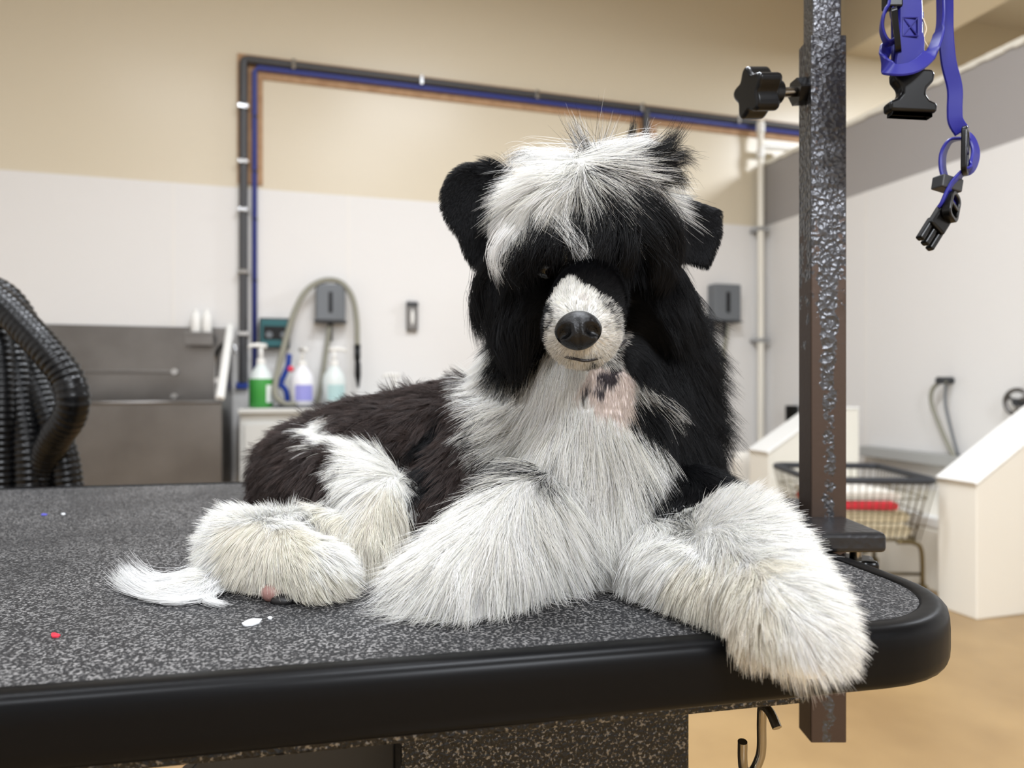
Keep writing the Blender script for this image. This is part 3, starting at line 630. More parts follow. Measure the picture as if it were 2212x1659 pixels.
# ------------------------------------------------------------------ black dryer hose behind the table
dry = thing('dryer_hose', 'black corrugated dryer hose hanging in loops behind the table', 'hose', P(60, 1045, 1.25))
def H(px, py, d=1.2): return P(px, py, d)
loops = [
    ([H(-120, 610, 1.16), H(-60, 618, 1.15), H(0, 655, 1.14), H(55, 708, 1.13), H(105, 762, 1.12), H(145, 815, 1.12), H(158, 862, 1.12), H(148, 905, 1.13), H(120, 945, 1.15), H(95, 1010, 1.18), H(80, 1150, 1.2)], 0.0245),
    ([H(-120, 600, 1.24), H(-40, 618, 1.23), H(10, 640, 1.22), H(45, 685, 1.22), H(62, 735, 1.22), H(60, 800, 1.22), H(45, 900, 1.22), H(40, 1120, 1.22)], 0.0235),
    ([H(-40, 650, 1.2), H(-8, 720, 1.18), H(4, 800, 1.17), H(5, 900, 1.16), H(4, 1000, 1.16), H(4, 1180, 1.16)], 0.024),
    ([H(-10, 660, 1.21), H(20, 730, 1.2), H(38, 800, 1.19), H(52, 900, 1.18), H(62, 1000, 1.17), H(66, 1180, 1.17)], 0.0235),
    ([H(10, 690, 1.24), H(55, 760, 1.22), H(88, 850, 1.2), H(118, 930, 1.19), H(142, 1010, 1.19), H(160, 1180, 1.19)], 0.0235)]
M_DRY = mat('black ribbed plastic', (8, 8, 9), 0.3, spec=0.35)
for pts, r in loops:
    p2, rd = ribbed(smooth_path(pts, 10), r, 0.0105, amp=0.06)
    MB().tube(p2, 0, 18, radii=rd).build('hose_loop', M_DRY, dry, smooth=True)
MB().cyl(H(-130, 600, 1.3), H(-130, 2000, 1.3), 0.02).build('hose_stand', M_DKGREY, dry, smooth=True, autosmooth=50)
MB().cyl(H(-135, 600, 1.3), H(-100, 600, 1.1), 0.015).build('hose_peg', M_DKGREY, dry, smooth=True, autosmooth=50)
# ------------------------------------------------------------------ walk-in tub against the right wall
UW = -1.30
def wing(name, v0, v1, label, rise=0.6, zf=0.567, zc=1.2, flat=0.5):
    L_ = min((zc-zf)/rise, flat); zc = zf+rise*L_
    UE = UW+0.68; L_ = min(L_, 0.64); zc = zf+rise*L_
    prof = [(UW, 0), (UW, zf), (UW+L_, zc), (UE, zc), (UE, 0)]
    m = RM @ Matrix(((1, 0, 0, 0), (0, 0, 1, 0), (0, 1, 0, 0), (0, 0, 0, 1)))
    t = thing(name, label, 'half wall', RM @ Vector((UW, (v0+v1)/2, 0)), ROOM_A)
    MB(m).prism(prof, v0, v1).build('wall_body', M_CREAM, t, bevel=0.004)
    cp = MB(RM); a = Vector((UW-0.01, 0, zf)); b = Vector((UW+L_, 0, zc)); c = Vector((UE, 0, zc))
    for p, q in ((a, b), (b, c)):
        cp.ribbon([p+Vector((0, (v0+v1)/2, 0.008)), q+Vector((0, (v0+v1)/2, 0.008))], abs(v1-v0)+0.012, 0.018, (0, 1, 0))
    cp.build('cap_board', M_WHITE, t)
    return t
fv = -3.43+0.145          # room y of the near wing's far face
nv = part_v(2110, UW); wing('half_wall', nv, nv+0.19, 'white sloping half wall nearest the camera, right of the wire cart', flat=0.9)
lv = part_v(1660, UW); wing('half_wall', lv, lv+0.19, 'white sloping half wall behind the grooming arm, left of the wire cart', flat=0.45)
sp = thing('walk_in_tub', 'white walk-in tub platform between the two sloping half walls', 'bathtub', RM @ Vector((-0.6, (nv+lv)/2, 0)), ROOM_A)
MB(RM).box((UW+0.17, nv+0.195, 0), (-0.0095, lv-0.005, 0.30)).build('platform', M_CREAM, sp, bevel=0.01)
MB(RM).box((UW+0.17, nv+0.195, 0.30), (UW+0.23, lv-0.005, 0.36)).build('lip', M_WHITE, sp, bevel=0.01)
# steel ledge on the right wall
lg = MB(RM).box((-0.10, part_v(2150), part_z(1880, 978)-0.02), (-0.0095, part_v(1880), part_z(1880, 962)))
tag(lg.build('wall_ledge', M_LEDGE, bevel=0.006), 'long grey ledge along the right wall above the walk-in tub', 'ledge')
# hand shower
hv = part_v(2045, -0.08)
hsx = thing('hand_shower', 'grey hand shower hose hooked on the right wall', 'shower', RM @ Vector((-0.05, hv, 0.9)), ROOM_A)
def Q(px, py, u=-0.08): return Vector((u, part_v(px, u), part_z(px, py, u)))
MB(RM).tube(smooth_path([Q(2044, 824), Q(2030, 826), Q(2014, 842), Q(2012, 870), Q(2030, 920), Q(2055, 975), Q(2075, 1010)], 6), 0.013, 10).build('hose', M_HOSE, hsx, smooth=True)
MB(RM).tube(smooth_path([Q(2044, 824, -0.05), Q(2042, 870, -0.05), Q(2055, 930, -0.05), Q(2070, 985, -0.05)], 6), 0.009, 10).build('hose', M_GREYBOX, hsx, smooth=True)
c = Q(2045, 822, -0.05); MB(RM).cyl((-0.0095, c.y, c.z), (-0.12, c.y, c.z), 0.024, seg=16).build('holder', M_DKGREY, hsx, smooth=True, autosmooth=40)
# tap wheel
c = Q(2197, 869, -0.08); wh = thing('tap_wheel', 'round steel tap wheel on the right wall', 'tap', RM @ Vector((-0.04, c.y, c.z-0.07)), ROOM_A)
ring = [Vector((-0.08, c.y+0.072*math.cos(a), c.z+0.072*math.sin(a))) for a in [2*math.pi*k/28 for k in range(29)]]
MB(RM).tube(ring, 0.013, 10, caps=False).build('ring', M_STEEL, wh, smooth=True)
for k in range(3):
    a = 0.5+2*math.pi*k/3; MB(RM).cyl((-0.08, c.y, c.z), (-0.08, c.y+0.07*math.cos(a), c.z+0.07*math.sin(a)), 0.011, seg=10).build('spoke', M_STEEL, wh, smooth=True)
MB(RM).cyl((-0.0095, c.y, c.z), (-0.095, c.y, c.z), 0.022, seg=14).build('stem', M_DKGREY, wh, smooth=True, autosmooth=40)
MB(RM).cyl((-0.03, c.y, c.z-0.2), (-0.03, c.y, c.z), 0.012, seg=14).build('pipe', M_STEEL, wh, smooth=True, autosmooth=40)
# black holder on the right wall near the corner
c = Q(1711, 928, -0.06); z1 = part_z(1711, 876, -0.06)
bh = thing('cup_holder', 'black wall holder low beside the corner pipe, behind the grooming arm', 'holder', RM @ Vector((-0.05, c.y, c.z)), ROOM_A)
MB(RM).lathe([(0.040, 0), (0.048, 0.01), (0.052, z1-c.z), (0.046, z1-c.z), (0.042, 0.02)], 20, Matrix.Translation((-0.065, c.y, c.z))).build('cup', M_BLACKP, bh, smooth=True, autosmooth=40)
MB(RM).box((-0.02, c.y-0.02, c.z+0.02), (-0.0095, c.y+0.02, z1-0.02)).build('bracket', M_BLACKP, bh)
# cloth over a low stand
sx = P(1602, 985, 4.9)
stn = thing('drying_stand', 'low black stand with a white cloth over it, left of the far half wall', 'stand', (sx.x, sx.y, 0))
MB().cyl((sx.x, sx.y, 0.02), (sx.x, sx.y, sx.z+0.01), 0.012).build('pole', M_BLACKP, stn, smooth=True, autosmooth=40)
MB().lathe([(0.16, 0), (0.16, 0.015), (0.02, 0.03)], 20, Matrix.Translation((sx.x, sx.y, 0))).build('base', M_BLACKP, stn, smooth=True, autosmooth=40)
MB().cyl((sx.x-0.07, sx.y, sx.z), (sx.x+0.07, sx.y, sx.z), 0.012).build('cross_bar', M_BLACKP, stn, smooth=True, autosmooth=40)
cl = smooth_path([(sx.x, sx.y-0.035, sx.z-0.30), (sx.x, sx.y-0.04, sx.z-0.14), (sx.x, sx.y-0.03, sx.z-0.01), (sx.x, sx.y, sx.z+0.022), (sx.x, sx.y+0.03, sx.z-0.01), (sx.x, sx.y+0.04, sx.z-0.2)], 5)
tag(MB().ribbon(cl, [0.12+0.012*math.sin(i*0.9) for i in range(len(cl))], 0.012, (1, 0, 0)).build('draped_cloth', M_TOWELW, smooth=True), 'white cloth draped over the low black stand', 'cloth')

# ------------------------------------------------------------------ wire laundry cart
CC = Vector((1.625, 3.36, 0)); CM = Matrix.Translation(CC) @ Matrix.Rotation(math.radians(-4), 4, 'Z')
cart = thing('laundry_cart', 'wire laundry cart with charcoal rim on metal legs', 'cart', CC, math.radians(-4))
ZT, ZM = 0.572, 0.30; hx, hy, bx, by = 0.265, 0.29, 0.215, 0.24
def rr3(hx, hy, z, r=0.05, n=5): return [Vector((x, y, z)) for x, y in rrect(0, r, n, (-hx, hx, -hy, hy))]
rimp = rr3(hx, hy, ZT); MB(CM).tube(rimp+[rimp[0]], 0.016, 10, caps=False).build('rim', M_GREYRIM, cart, smooth=True)
bp_ = rr3(bx, by, ZM); MB(CM).tube(bp_+[bp_[0]], 0.006, 8, caps=False).build('bottom_ring', M_BRASS, cart, smooth=True)
def ringpt(t, top):
    """point round the basket at parameter t in [0,4)"""
    hx_, hy_, z = (hx, hy, ZT) if top else (bx, by, ZM); s = int(t) % 4; f = (t-int(t))*2-1
    return Vector([(f*hx_, -hy_, z), (hx_, f*hy_, z), (-f*hx_, hy_, z), (-hx_, -f*hy_, z)][s])
for k in range(64):
    t = k/16; MB(CM).cyl(ringpt(t, True), ringpt(t, False), 0.0022, seg=6).build('wire', M_BRASS, cart, smooth=True)
for f in (0.3, 0.55, 0.8):
    pts = [a.lerp(b, f) for a, b in zip(rr3(hx, hy, ZT), rr3(bx, by, ZM))]; MB(CM).tube(pts+[pts[0]], 0.0026, 6, caps=False).build('hoop_wire', M_BRASS, cart, smooth=True)
for k in range(-5, 6):
    x = k*bx/5.5; MB(CM).cyl((x, -by, ZM), (x, by, ZM), 0.0022, seg=6).build('wire', M_BRASS, cart, smooth=True)
for sx_ in (-1, 1):
    for sy in (-1, 1):
        pts = smooth_path([(sx_*bx*0.55, sy*by, ZM-0.008), (sx_*bx*0.9, sy*by, ZM-0.012), (sx_*bx*1.04, sy*by, ZM-0.05), (sx_*bx*1.06, sy*by, 0.1)], 5)
        lg_ = MB(CM).tube(pts, 0.0095, 10).build('leg', M_BRASS, cart, smooth=True)
        MB(CM).lathe([(0.028, -0.011), (0.032, -0.008), (0.032, 0.008), (0.028, 0.011)], 18, Matrix.Translation((sx_*bx*1.06, sy*by, 0.0325)) @ Matrix.Rotation(math.pi/2, 4, 'Y')).build('caster', M_DKGREY, lg_, smooth=True, autosmooth=40)
        MB(CM).box((sx_*bx*1.06-0.016, sy*by-0.016, 0.05), (sx_*bx*1.06+0.016, sy*by+0.016, 0.105)).build('caster_fork', M_BRASS, lg_, bevel=0.003)
for sy in (-1, 1): MB(CM).cyl((-bx*1.06, sy*by, 0.15), (bx*1.06, sy*by, 0.15), 0.007, seg=10).build('stretcher', M_BRASS, cart, smooth=True)
MB(CM).cyl((-bx*1.06, -by, 0.15), (bx*1.06, by, 0.15), 0.007, seg=10).build('stretcher', M_BRASS, cart, smooth=True)
def towel(z, hx_, hy_, h, m, label, dx=0, dy=0, a=0.0):
    mb = MB(CM @ Matrix.Translation((dx, dy, z)) @ Matrix.Rotation(a, 4, 'Z')); N_ = 12
    # folded towel: two soft layers with a rounded fold along one side
    sec = []
    for k in range(N_+1):
        b = -math.pi/2+math.pi*k/N_; sec.append((hx_-h/2+h/2*math.cos(b), h/2+h/2*math.sin(b)))
    sec += [(-hx_, h), (-hx_, h*0.54), (hx_-h, h*0.52), (hx_-h, h*0.48), (-hx_, h*0.46), (-hx_, 0)]
    vs_ = []; rows = 7; n_ = len(sec)
    for r_ in range(rows):
        y = -hy_+2*hy_*r_/(rows-1)
        for x, zz_ in sec: vs_.append((x+0.006*math.sin(y*30+zz_*60), y+0.004*math.sin(x*25), zz_+(0.004*math.sin(x*22+y*17) if zz_ > h*0.3 else 0)))
    fs = [(r_*n_+k, r_*n_+(k+1) % n_, (r_+1)*n_+(k+1) % n_, (r_+1)*n_+k) for r_ in range(rows-1) for k in range(n_)]+[tuple(range(n_-1, -1, -1)), tuple((rows-1)*n_+k for k in range(n_))]
    tag(mb.add(vs_, fs).build('folded_towel', m, smooth=True, autosmooth=60), label, 'towel', 'towels in the wire cart')
towel(ZM+0.005, 0.19, 0.20, 0.055, M_TOWEL, 'beige folded towel lying lowest in the wire cart')
towel(ZM+0.068, 0.18, 0.19, 0.05, M_TOWEL, 'beige folded towel second from the bottom in the wire cart', 0.004, 0.003, 0.06)
towel(ZM+0.127, 0.17, 0.18, 0.032, M_TOWELR, 'red folded towel in the wire cart', -0.02, 0.0, -0.05)
towel(ZM+0.166, 0.17, 0.18, 0.035, M_TOWELW, 'white folded towel on top in the wire cart', -0.015, 0.005, 0.05)

# ------------------------------------------------------------------ bags on the floor seen under the table
def bag(px, py, d, r, m, label, name='cloth_bag'):
    c_ = P(px, py, d); t = thing(name, label, 'bag', (c_.x, c_.y, 0))
    mb = MB(); n_ = 22; rows = 9; vs_ = []; hh = r[2]
    for i in range(rows):
        f = i/(rows-1); rad = (1.0-0.15*f-0.55*f**4)*(0.86 if i == 0 else 1)
        for k in range(n_):
            a = 2*math.pi*k/n_; wob = 1+0.09*math.sin(5*a+3*f)+0.05*math.sin(9*a-5*f)
            vs_.append((c_.x+r[0]*rad*wob*math.cos(a), c_.y+r[1]*rad*wob*math.sin(a), 0.002+hh*f))
    mb.add(vs_, [(i*n_+k, i*n_+(k+1) % n_, (i+1)*n_+(k+1) % n_, (i+1)*n_+k) for i in range(rows-1) for k in range(n_)]+[tuple(range(n_-1, -1, -1)), tuple((rows-1)*n_+k for k in range(n_))])
    mb.build('sack', m, t, smooth=True, autosmooth=60)
    pts = smooth_path([(c_.x-r[0]*0.3, c_.y-r[1]*0.2, hh*0.9), (c_.x-r[0]*0.25, c_.y-r[1]*0.3, hh+0.06), (c_.x+r[0]*0.25, c_.y-r[1]*0.3, hh+0.06), (c_.x+r[0]*0.3, c_.y-r[1]*0.2, hh*0.9)], 6)
    MB().tube(pts, 0.008, 8).build('strap', m, t, smooth=True)
bag(680, 1640, 1.95, (0.13, 0.11, 0.10), M_TOWELP, 'pink printed cloth bag on the floor under the table')
bag(470, 1640, 1.95, (0.09, 0.1, 0.08), M_TOWELR, 'red cloth bag on the floor under the table')
bag(775, 1680, 1.75, (0.07, 0.07, 0.09), M_DKGREY, 'dark bag on the floor beside the pink bag under the table')
# ------------------------------------------------------------------ the dog
dog_base = TM @ Vector((-0.0, 0.56, TOP))
def ico_into(mb, c, r, seg=14): mb.ball(c, r, seg)
body = MB()
def chain(keys, steps=9):
    for a, b in zip(keys[:-1], keys[1:]):
        A, B = P(*a[:3]), P(*b[:3])
        for k in range(steps+1):
            f = k/steps; body.ball(A.lerp(B, f), a[3]+(b[3]-a[3])*f, 14)
    if len(keys) == 1: body.ball(P(*keys[0][:3]), keys[0][3], 18)
chain([(1210, 965, .575, .066), (1100, 965, .585, .060), (980, 978, .600, .057), (800, 998, .635, .054), (670, 1030, .665, .049)])
chain([(1150, 1100, .56, .036), (900, 1085, .60, .036), (720, 1080, .64, .036)])
chain([(680, 1015, .63, .041), (760, 1065, .57, .036), (830, 1105, .53, .030)])
chain([(830, 1105, .53, .030), (800, 1178, .505, .022)])
chain([(800, 1168, .51, .023), (650, 1175, .505, .022), (530, 1178, .50, .022)])
chain([(530, 1184, .49, .022), (600, 1202, .475, .021), (685, 1232, .455, .016)])
chain([(1090, 965, .56, .045), (985, 1080, .535, .034)])
chain([(1190, 1080, .52, .036), (1130, 1130, .48, .034), (1060, 1195, .45, .027), (990, 1236, .435, .022)])
chain([(1430, 1080, .54, .040), (1530, 1150, .48, .033), (1592, 1198, .44, .030), (1645, 1262, .402, .024), (1690, 1330, .366, .022), (1735, 1382, .352, .019)])
chain([(1390, 1180, .49, .026), (1490, 1246, .437, .021), (1580, 1288, .403, .017)])
chain([(1290, 985, .535, .058), (1300, 1110, .51, .042)])
chain([(1280, 760, .560, .046), (1300, 860, .55, .057), (1300, 960, .545, .060)])
chain([(1405, 760, .570, .042), (1405, 900, .565, .046), (1420, 1020, .555, .045)])
chain([(1180, 800, .575, .042), (1150, 900, .585, .052)])
chain([(1262, 515, .535, .055)]); chain([(1255, 475, .525, .045)]); chain([(1265, 560, .565, .054)])
chain([(1165, 630, .535, .034)]); chain([(1390, 640, .540, .036)])
chain([(1274, 580, .505, .021), (1268, 638, .470, .0222), (1258, 712, .430, .0235)])
chain([(1205, 590, .527, .030)]); chain([(1335, 588, .527, .030)])
chain([(1268, 690, .455, .023), (1264, 738, .434, .0155)])
chain([(580, 1170, .57, .012), (495, 1225, .50, .010), (430, 1272, .462, .007), (350, 1286, .455, .004)])
def flap(outline, d0, d1, t):
    """ear leather: outline in the ear's own plane, depth running d0..d1 from base to tip"""
    n = len(outline); vs_ = []
    for s_ in (0, t):
        for i, (x, y, f) in enumerate(outline): vs_.append(P(x, y, d0+(d1-d0)*f+s_))
    body.add(vs_, [(i, (i+1) % n, n+(i+1) % n, n+i) for i in range(n)]+[tuple(range(n-1, -1, -1)), tuple(range(n, 2*n))])
flap([(1105, 362, 0), (1060, 358, .4), (1010, 354, .8), (975, 374, 1), (957, 410, 1), (957, 450, 1), (972, 484, .9), (994, 512, .8), (1004, 545, .7), (1022, 572, .6), (1046, 578, .5), (1075, 520, .2), (1110, 440, 0)], .545, .535, .008)
flap([(1420, 420, 0), (1480, 428, .3), (1556, 452, .7), (1558, 510, 1), (1530, 580, 1), (1495, 570, .9), (1455, 555, .6), (1410, 540, 0)], .548, .528, .008)
raw = body.build('dog_raw', M_BLACKP)
rm = raw.modifiers.new('r', 'REMESH'); rm.mode = 'VOXEL'; rm.voxel_size = 0.0026; rm.use_smooth_shade = True
sm = raw.modifiers.new('s', 'SMOOTH'); sm.factor = 0.5; sm.iterations = 4
dg = bpy.context.evaluated_depsgraph_get(); dg.update()
skin = bpy.data.meshes.new_from_object(raw.evaluated_get(dg), depsgraph=dg)
off = np.array(raw.location); bpy.data.objects.remove(raw)
nv_ = len(skin.vertices); co = np.empty(nv_*3, np.float32); skin.vertices.foreach_get('co', co); co = co.reshape(-1, 3).astype(np.float64)+off
_v = -math.sin(TA)*co[:, 0]+math.cos(TA)*co[:, 1]; co[:, 2] = np.where((_v > TV0-0.001) & (co[:, 2] < TOP+0.0015), TOP+0.0015, co[:, 2])
skin.vertices.foreach_set('co', (co-off).astype(np.float32).ravel())
skin.calc_loop_triangles(); tri = np.empty(len(skin.loop_triangles)*3, np.int32); skin.loop_triangles.foreach_get('vertices', tri); tri = tri.reshape(-1, 3)
bvh = BVHTree.FromPolygons(co.tolist(), tri.tolist())
vproj = np.stack([CX+F*co[:, 0]/co[:, 1], CY-F*(co[:, 2]-HC)/co[:, 1]], 1)
EYE = Vector((0, 0, HC))
def snap(px, py):
    d = (P(px, py, 1.0)-EYE).normalized(); hit = bvh.ray_cast(EYE, d)
    if hit[0] is not None: return np.array(hit[0])
    i = np.argmin(((vproj-np.array((px, py)))**2).sum(1)+co[:, 1]*200); return co[i]

WHITE = np.array((0.92, 0.91, 0.885)); CREAM = np.array((0.88, 0.845, 0.77)); BLACK = np.array((0.006, 0.006, 0.007)); BROWN = np.array((0.050, 0.036, 0.032)); PINK = np.array((0.70, 0.62, 0.585))
GREYC = np.array((0.45, 0.44, 0.42))
CLS = {'W': WHITE, 'C': CREAM, 'K': BLACK, 'B': BROWN, 'P': PINK, 'G': None}
# guide hairs: pixel it grows from, colour, length (cm), comb direction (right, down, toward camera), lift, clumping, region
GUIDES = []
def g(reg, col, ln, lift, clump, *rows):
    for r in rows:
        px, py, dx, dy, dz = r[:5]; l_ = r[5] if len(r) > 5 else ln
        GUIDES.append((px, py, col, l_/100, (dx, -dz, -dy), lift, clump, reg))
# forelock and brow
g('forelock', 'W', 3.8, .15, .4, (1235, 372, -1, .25, .3), (1175, 372, -.9, .45, .3), (1115, 400, -.55, .9, .2), (1150, 450, -.45, .9, .3), (1092, 470, -.15, 1, .2), (1200, 425, -.4, .8, .4),
  (1190, 488, -.15, 1, .4, 2.0), (1222, 475, .05, 1, .5, 2.4), (1120, 505, -.2, 1, .3, 2.4), (1140, 480, -.25, 1, .4, 2.8), (1100, 430, -.4, 1, .2), (1075, 520, .0, 1, .2, 3))
g('forelock', 'G', 3.4, .17, .35, (1245, 525, .05, 1, .5, 1.6), (1262, 430, .0, .9, .5), (1300, 415, .3, .8, .4), (1280, 370, .6, .4, .4, 4), (1255, 490, 0, 1, .5, 2.2), (1330, 400, .5, .7, .3))
g('forelock', 'W', 4.2, .12, .45, (1345, 352, 1, .0, .1), (1390, 368, .9, .5, .1), (1415, 400, .5, 1, .1), (1300, 350, .9, .0, .2))
g('forelock', 'K', 4.5, .17, .45, (1330, 465, .2, 1, .5), (1395, 455, .3, 1, .3), (1290, 500, -.1, 1, .5, 3.6), (1425, 500, -.05, 1, .2), (1360, 520, .15, 1, .4, 3.8), (1410, 570, -.15, 1, .2, 3), (1310, 540, 0, 1, .4, 2.5), (1440, 440, .1, 1, 0, 3))
# face
g('face_fur', 'K', 1.2, .15, .2, (1362, 735, .6, .2, 0, .5), (1356, 765, .5, .6, 0, .6), (1352, 700, .6, 0, 0, .4), (1180, 700, -.6, .2, -.1, .4), (1150, 560, -.2, 1, .3, 1.3), (1200, 555, -.1, 1, .3, 1.0), (1232, 568, 0, .8, .3, .6), (1262, 608, .1, -.4, .1, .3), (1288, 615, .3, -.4, .1, .3), (1110, 560, -.2, 1, .2, 2), (1170, 590, -.3, .9, .1, 1.0), (1265, 575, 0, -.3, .6, .5), (1215, 600, -.4, .2, .3, .5), (1305, 620, .4, -.1, .2, .4), (1345, 655, .6, -.1, 0, .5), (1372, 700, .6, 0, 0, .7), (1180, 650, -.6, .2, 0, .6), (1330, 580, .4, .6, .2, 1.0), (1245, 585, -.1, -.4, .4, .4), (1360, 610, .4, .8, .1, 1.0), (1165, 690, -.6, .3, -.2, .7), (1198, 618, -.5, 0, .1, .4), (1325, 640, .5, -.2, 0, .4), (1285, 595, .2, -.4, .2, .4), (1268, 597, 0, -.4, .2, .4), (1300, 635, .4, -.3, 0, .3))
g('face_fur', 'W', .28, .10, .10, (1234, 618, 0, -.8, .1, .3), (1222, 652, -.6, -.5, 0), (1208, 690, -.8, -.2, 0), (1195, 730, -.8, .2, 0), (1215, 765, -.5, .6, 0), (1255, 785, 0, 1, 0), (1300, 775, .4, .7, 0), (1325, 735, .8, .2, 0), (1315, 700, .8, -.3, 0), (1285, 665, .5, -.7, 0), (1262, 650, .1, -1, 0, .35), (1235, 770, -.2, .8, 0), (1275, 640, .3, -.8, 0, .35), (1262, 634, 0, -.8, 0, .3))
g('face_fur', 'G', .3, .10, .10, (1318, 772, .5, .6, 0), (1285, 786, .2, .9, 0), (1345, 725, .8, 0, 0), (1330, 757, .7, .4, 0), (1308, 655, .6, -.5, 0), (1192, 695, -.8, 0, 0), (1330, 690, .7, -.3, 0))
# cheeks
g('cheek_fur', 'K', 3.6, .22, .4, (1062, 620, -.25, 1, 0), (1095, 680, -.1, 1, .15), (1110, 740, .05, 1, .1), (1060, 700, -.3, 1, 0, 3), (1130, 600, -.1, 1, .2, 2.5), (1140, 770, .05, 1, .1, 3), (1140, 680, 0, 1, .2, 2.5), (1085, 580, -.1, 1, .1, 3))
# mane
g('mane', 'K', 3.2, .25, .4, (1420, 690, .2, 1, .1), (1470, 640, .3, 1, 0), (1500, 700, .5, .9, 0), (1450, 800, .3, 1, .1), (1510, 800, .5, .9, 0), (1500, 900, .4, 1, .1), (1440, 900, .1, 1, .2), (1460, 1000, .1, 1, .2), (1520, 1000, .3, 1, 0), (1500, 1060, .1, 1, .1, 2.5), (1400, 800, .0, 1, .2, 2.5), (1395, 740, 0, 1, .1, 1.6), (1400, 900, -.1, 1, .2, 2.5), (1430, 1040, 0, 1, .2), (1410, 620, .2, 1, .1, 2.5), (1375, 780, 0, 1, .1, 1.4))
g('mane', 'W', 2.8, .35, .4, (1065, 770, -.7, .7, 0), (1050, 830, -.8, .6, 0, 3))
g('mane', 'G', 4.0, .4, .5, (1400, 860, .8, .1, .3, 3.5))
# throat
g('throat', 'P', .5, .1, .1, (1300, 815, 0, 1, 0), (1328, 825, .1, 1, 0), (1278, 842, -.1, 1, 0), (1308, 855, 0, 1, 0), (1332, 862, .1, 1, 0))
# chest
g('chest_bib', 'W', 3.8, .18, .28, (1160, 800, -.2, 1, .1, 3.4), (1200, 850, -.15, 1, .15), (1230, 800, 0, 1, .1, 2.5), (1110, 860, -.5, .9, .1), (1240, 920, 0, 1, .2), (1180, 940, -.4, .9, .1), (1120, 960, -.7, .6, .1), (1300, 940, .05, 1, .15), (1350, 950, .15, 1, .15), (1300, 1050, 0, 1, .2), (1365, 1060, .2, 1, .15), (1320, 1140, .05, 1, .2), (1250, 1000, -.1, 1, .2), (1250, 1070, 0, 1, .2), (1390, 1130, .15, 1, .2), (1360, 1180, .2, 1, .2, 3), (1390, 980, .2, 1, .1), (1250, 870, 0, 1, .1, 3))
g('chest_bib', 'G', 3.4, .28, .4, (1060, 940, -.9, .5, 0, 2.6), (1085, 990, -.9, .4, .1, 2.4), (1140, 1015, -.7, .5, .1, 2.6), (1400, 1010, .3, 1, .1))
# trunk
g('body_coat', 'B', 1.9, .48, .6, (1000, 850, -.7, .3, -.2), (900, 865, -.8, .2, -.2), (780, 885, -.8, .3, -.2), (700, 905, -.8, .4, -.1), (640, 950, -.6, .7, 0), (600, 1000, -.5, .9, 0), (575, 1060, -.4, 1, 0), (640, 1060, -.2, 1, .1), (700, 1040, 0, 1, .1), (900, 920, -.6, .6, 0), (1000, 920, -.5, .7, 0), (820, 930, -.7, .5, 0), (960, 980, -.4, .8, 0), (900, 1000, -.3, .7, .1), (1000, 1030, -.5, .8, .1), (960, 1090, -.4, .9, .1), (910, 1095, -.3, .9, .1), (1020, 1000, -.6, .7, .1), (1030, 1060, -.5, .8, .2), (870, 970, -.4, .7, 0), (740, 930, -.7, .5, 0), (620, 1080, -.3, .9, .2), (660, 985, -.4, .9, 0), (700, 990, -.4, .9, 0), (610, 950, -.5, .7, 0), (690, 1070, -.1, 1, .1), (650, 1020, -.3, 1, 0), (790, 940, -.6, .5, 0), (850, 965, -.5, .6, 0), (665, 925, -.6, .6, 0), (640, 905, -.6, .5, 0), (675, 960, -.5, .8, 0), (720, 1000, -.3, 1, 0), (890, 1010, -.4, .7, 0), (980, 1060, -.5, .8, .1), (1080, 1035, -.6, .7, .2), (1000, 1075, -.5, .8, .2))
g('body_coat', 'K', 2.0, .3, .35, (930, 960, -.3, .8, .1), (920, 1040, -.2, .9, .1), (880, 1000, -.3, .8, .1), (590, 1085, -.3, 1, .1))
# hind leg
g('hind_leg_fur', 'W', 2.2, .35, .3, (705, 938, -.8, .1, .1, 1.7), (722, 949, -.8, .2, .1, 1.7), (745, 960, -.8, .2, .1, 1.8), (766, 968, -.8, .2, .1, 1.8), (790, 978, -.8, .3, .1), (825, 1000, -.7, .4, .1), (775, 990, -.7, .4, .1), (850, 1025, -.5, .6, .1), (800, 1040, -.5, .5, .2), (870, 1055, .2, .5, .2), (770, 1080, -.4, .7, .2))
g('hind_leg_fur', 'C', 2.2, .3, .35, (840, 1100, .2, .9, .2), (780, 1140, -.2, 1, .2), (850, 1160, .1, 1, .2), (800, 1190, 0, 1, .3), (730, 1130, -.3, .8, .2), (840, 1205, .1, 1, .3))
g('hind_leg_fur', 'W', 1.5, .4, .2, (500, 1110, -.4, -.2, 0), (450, 1160, -.8, .1, 0), (560, 1115, 0, -.1, .2), (620, 1130, .2, .3, .3), (470, 1210, -.6, .6, .1), (700, 1200, .7, .4, .3, 1.8), (740, 1240, 1, .3, .2, 2), (690, 1160, .2, .6, .3), (650, 1100, .1, .2, .1))
g('hind_leg_fur', 'C', 1.4, .32, .2, (520, 1190, -.3, .7, .4), (570, 1180, .1, .8, .4), (520, 1240, -.2, 1, .3), (640, 1200, .5, .6, .4), (640, 1250, .5, .7, .3), (690, 1260, .8, .5, .2, 1.8))
# near foreleg: hair falls away from a crown at its top
for (x, y) in ((1090, 1095), (1005, 1135), (930, 1165), (900, 1215), (960, 1200), (920, 1260), (980, 1270), (1030, 1140), (1040, 1210), (1050, 1290), (1110, 1130), (1110, 1210), (1120, 1280), (1180, 1120), (1180, 1200), (1190, 1270), (1230, 1150), (1235, 1220), (1150, 1085), (1240, 1090)):
    dx, dy = x-1160, y-1020; n_ = math.hypot(dx, dy)
    g('foreleg_fur', 'W', 3.6, .30, .26, (x, y, dx/n_, dy/n_, .3))
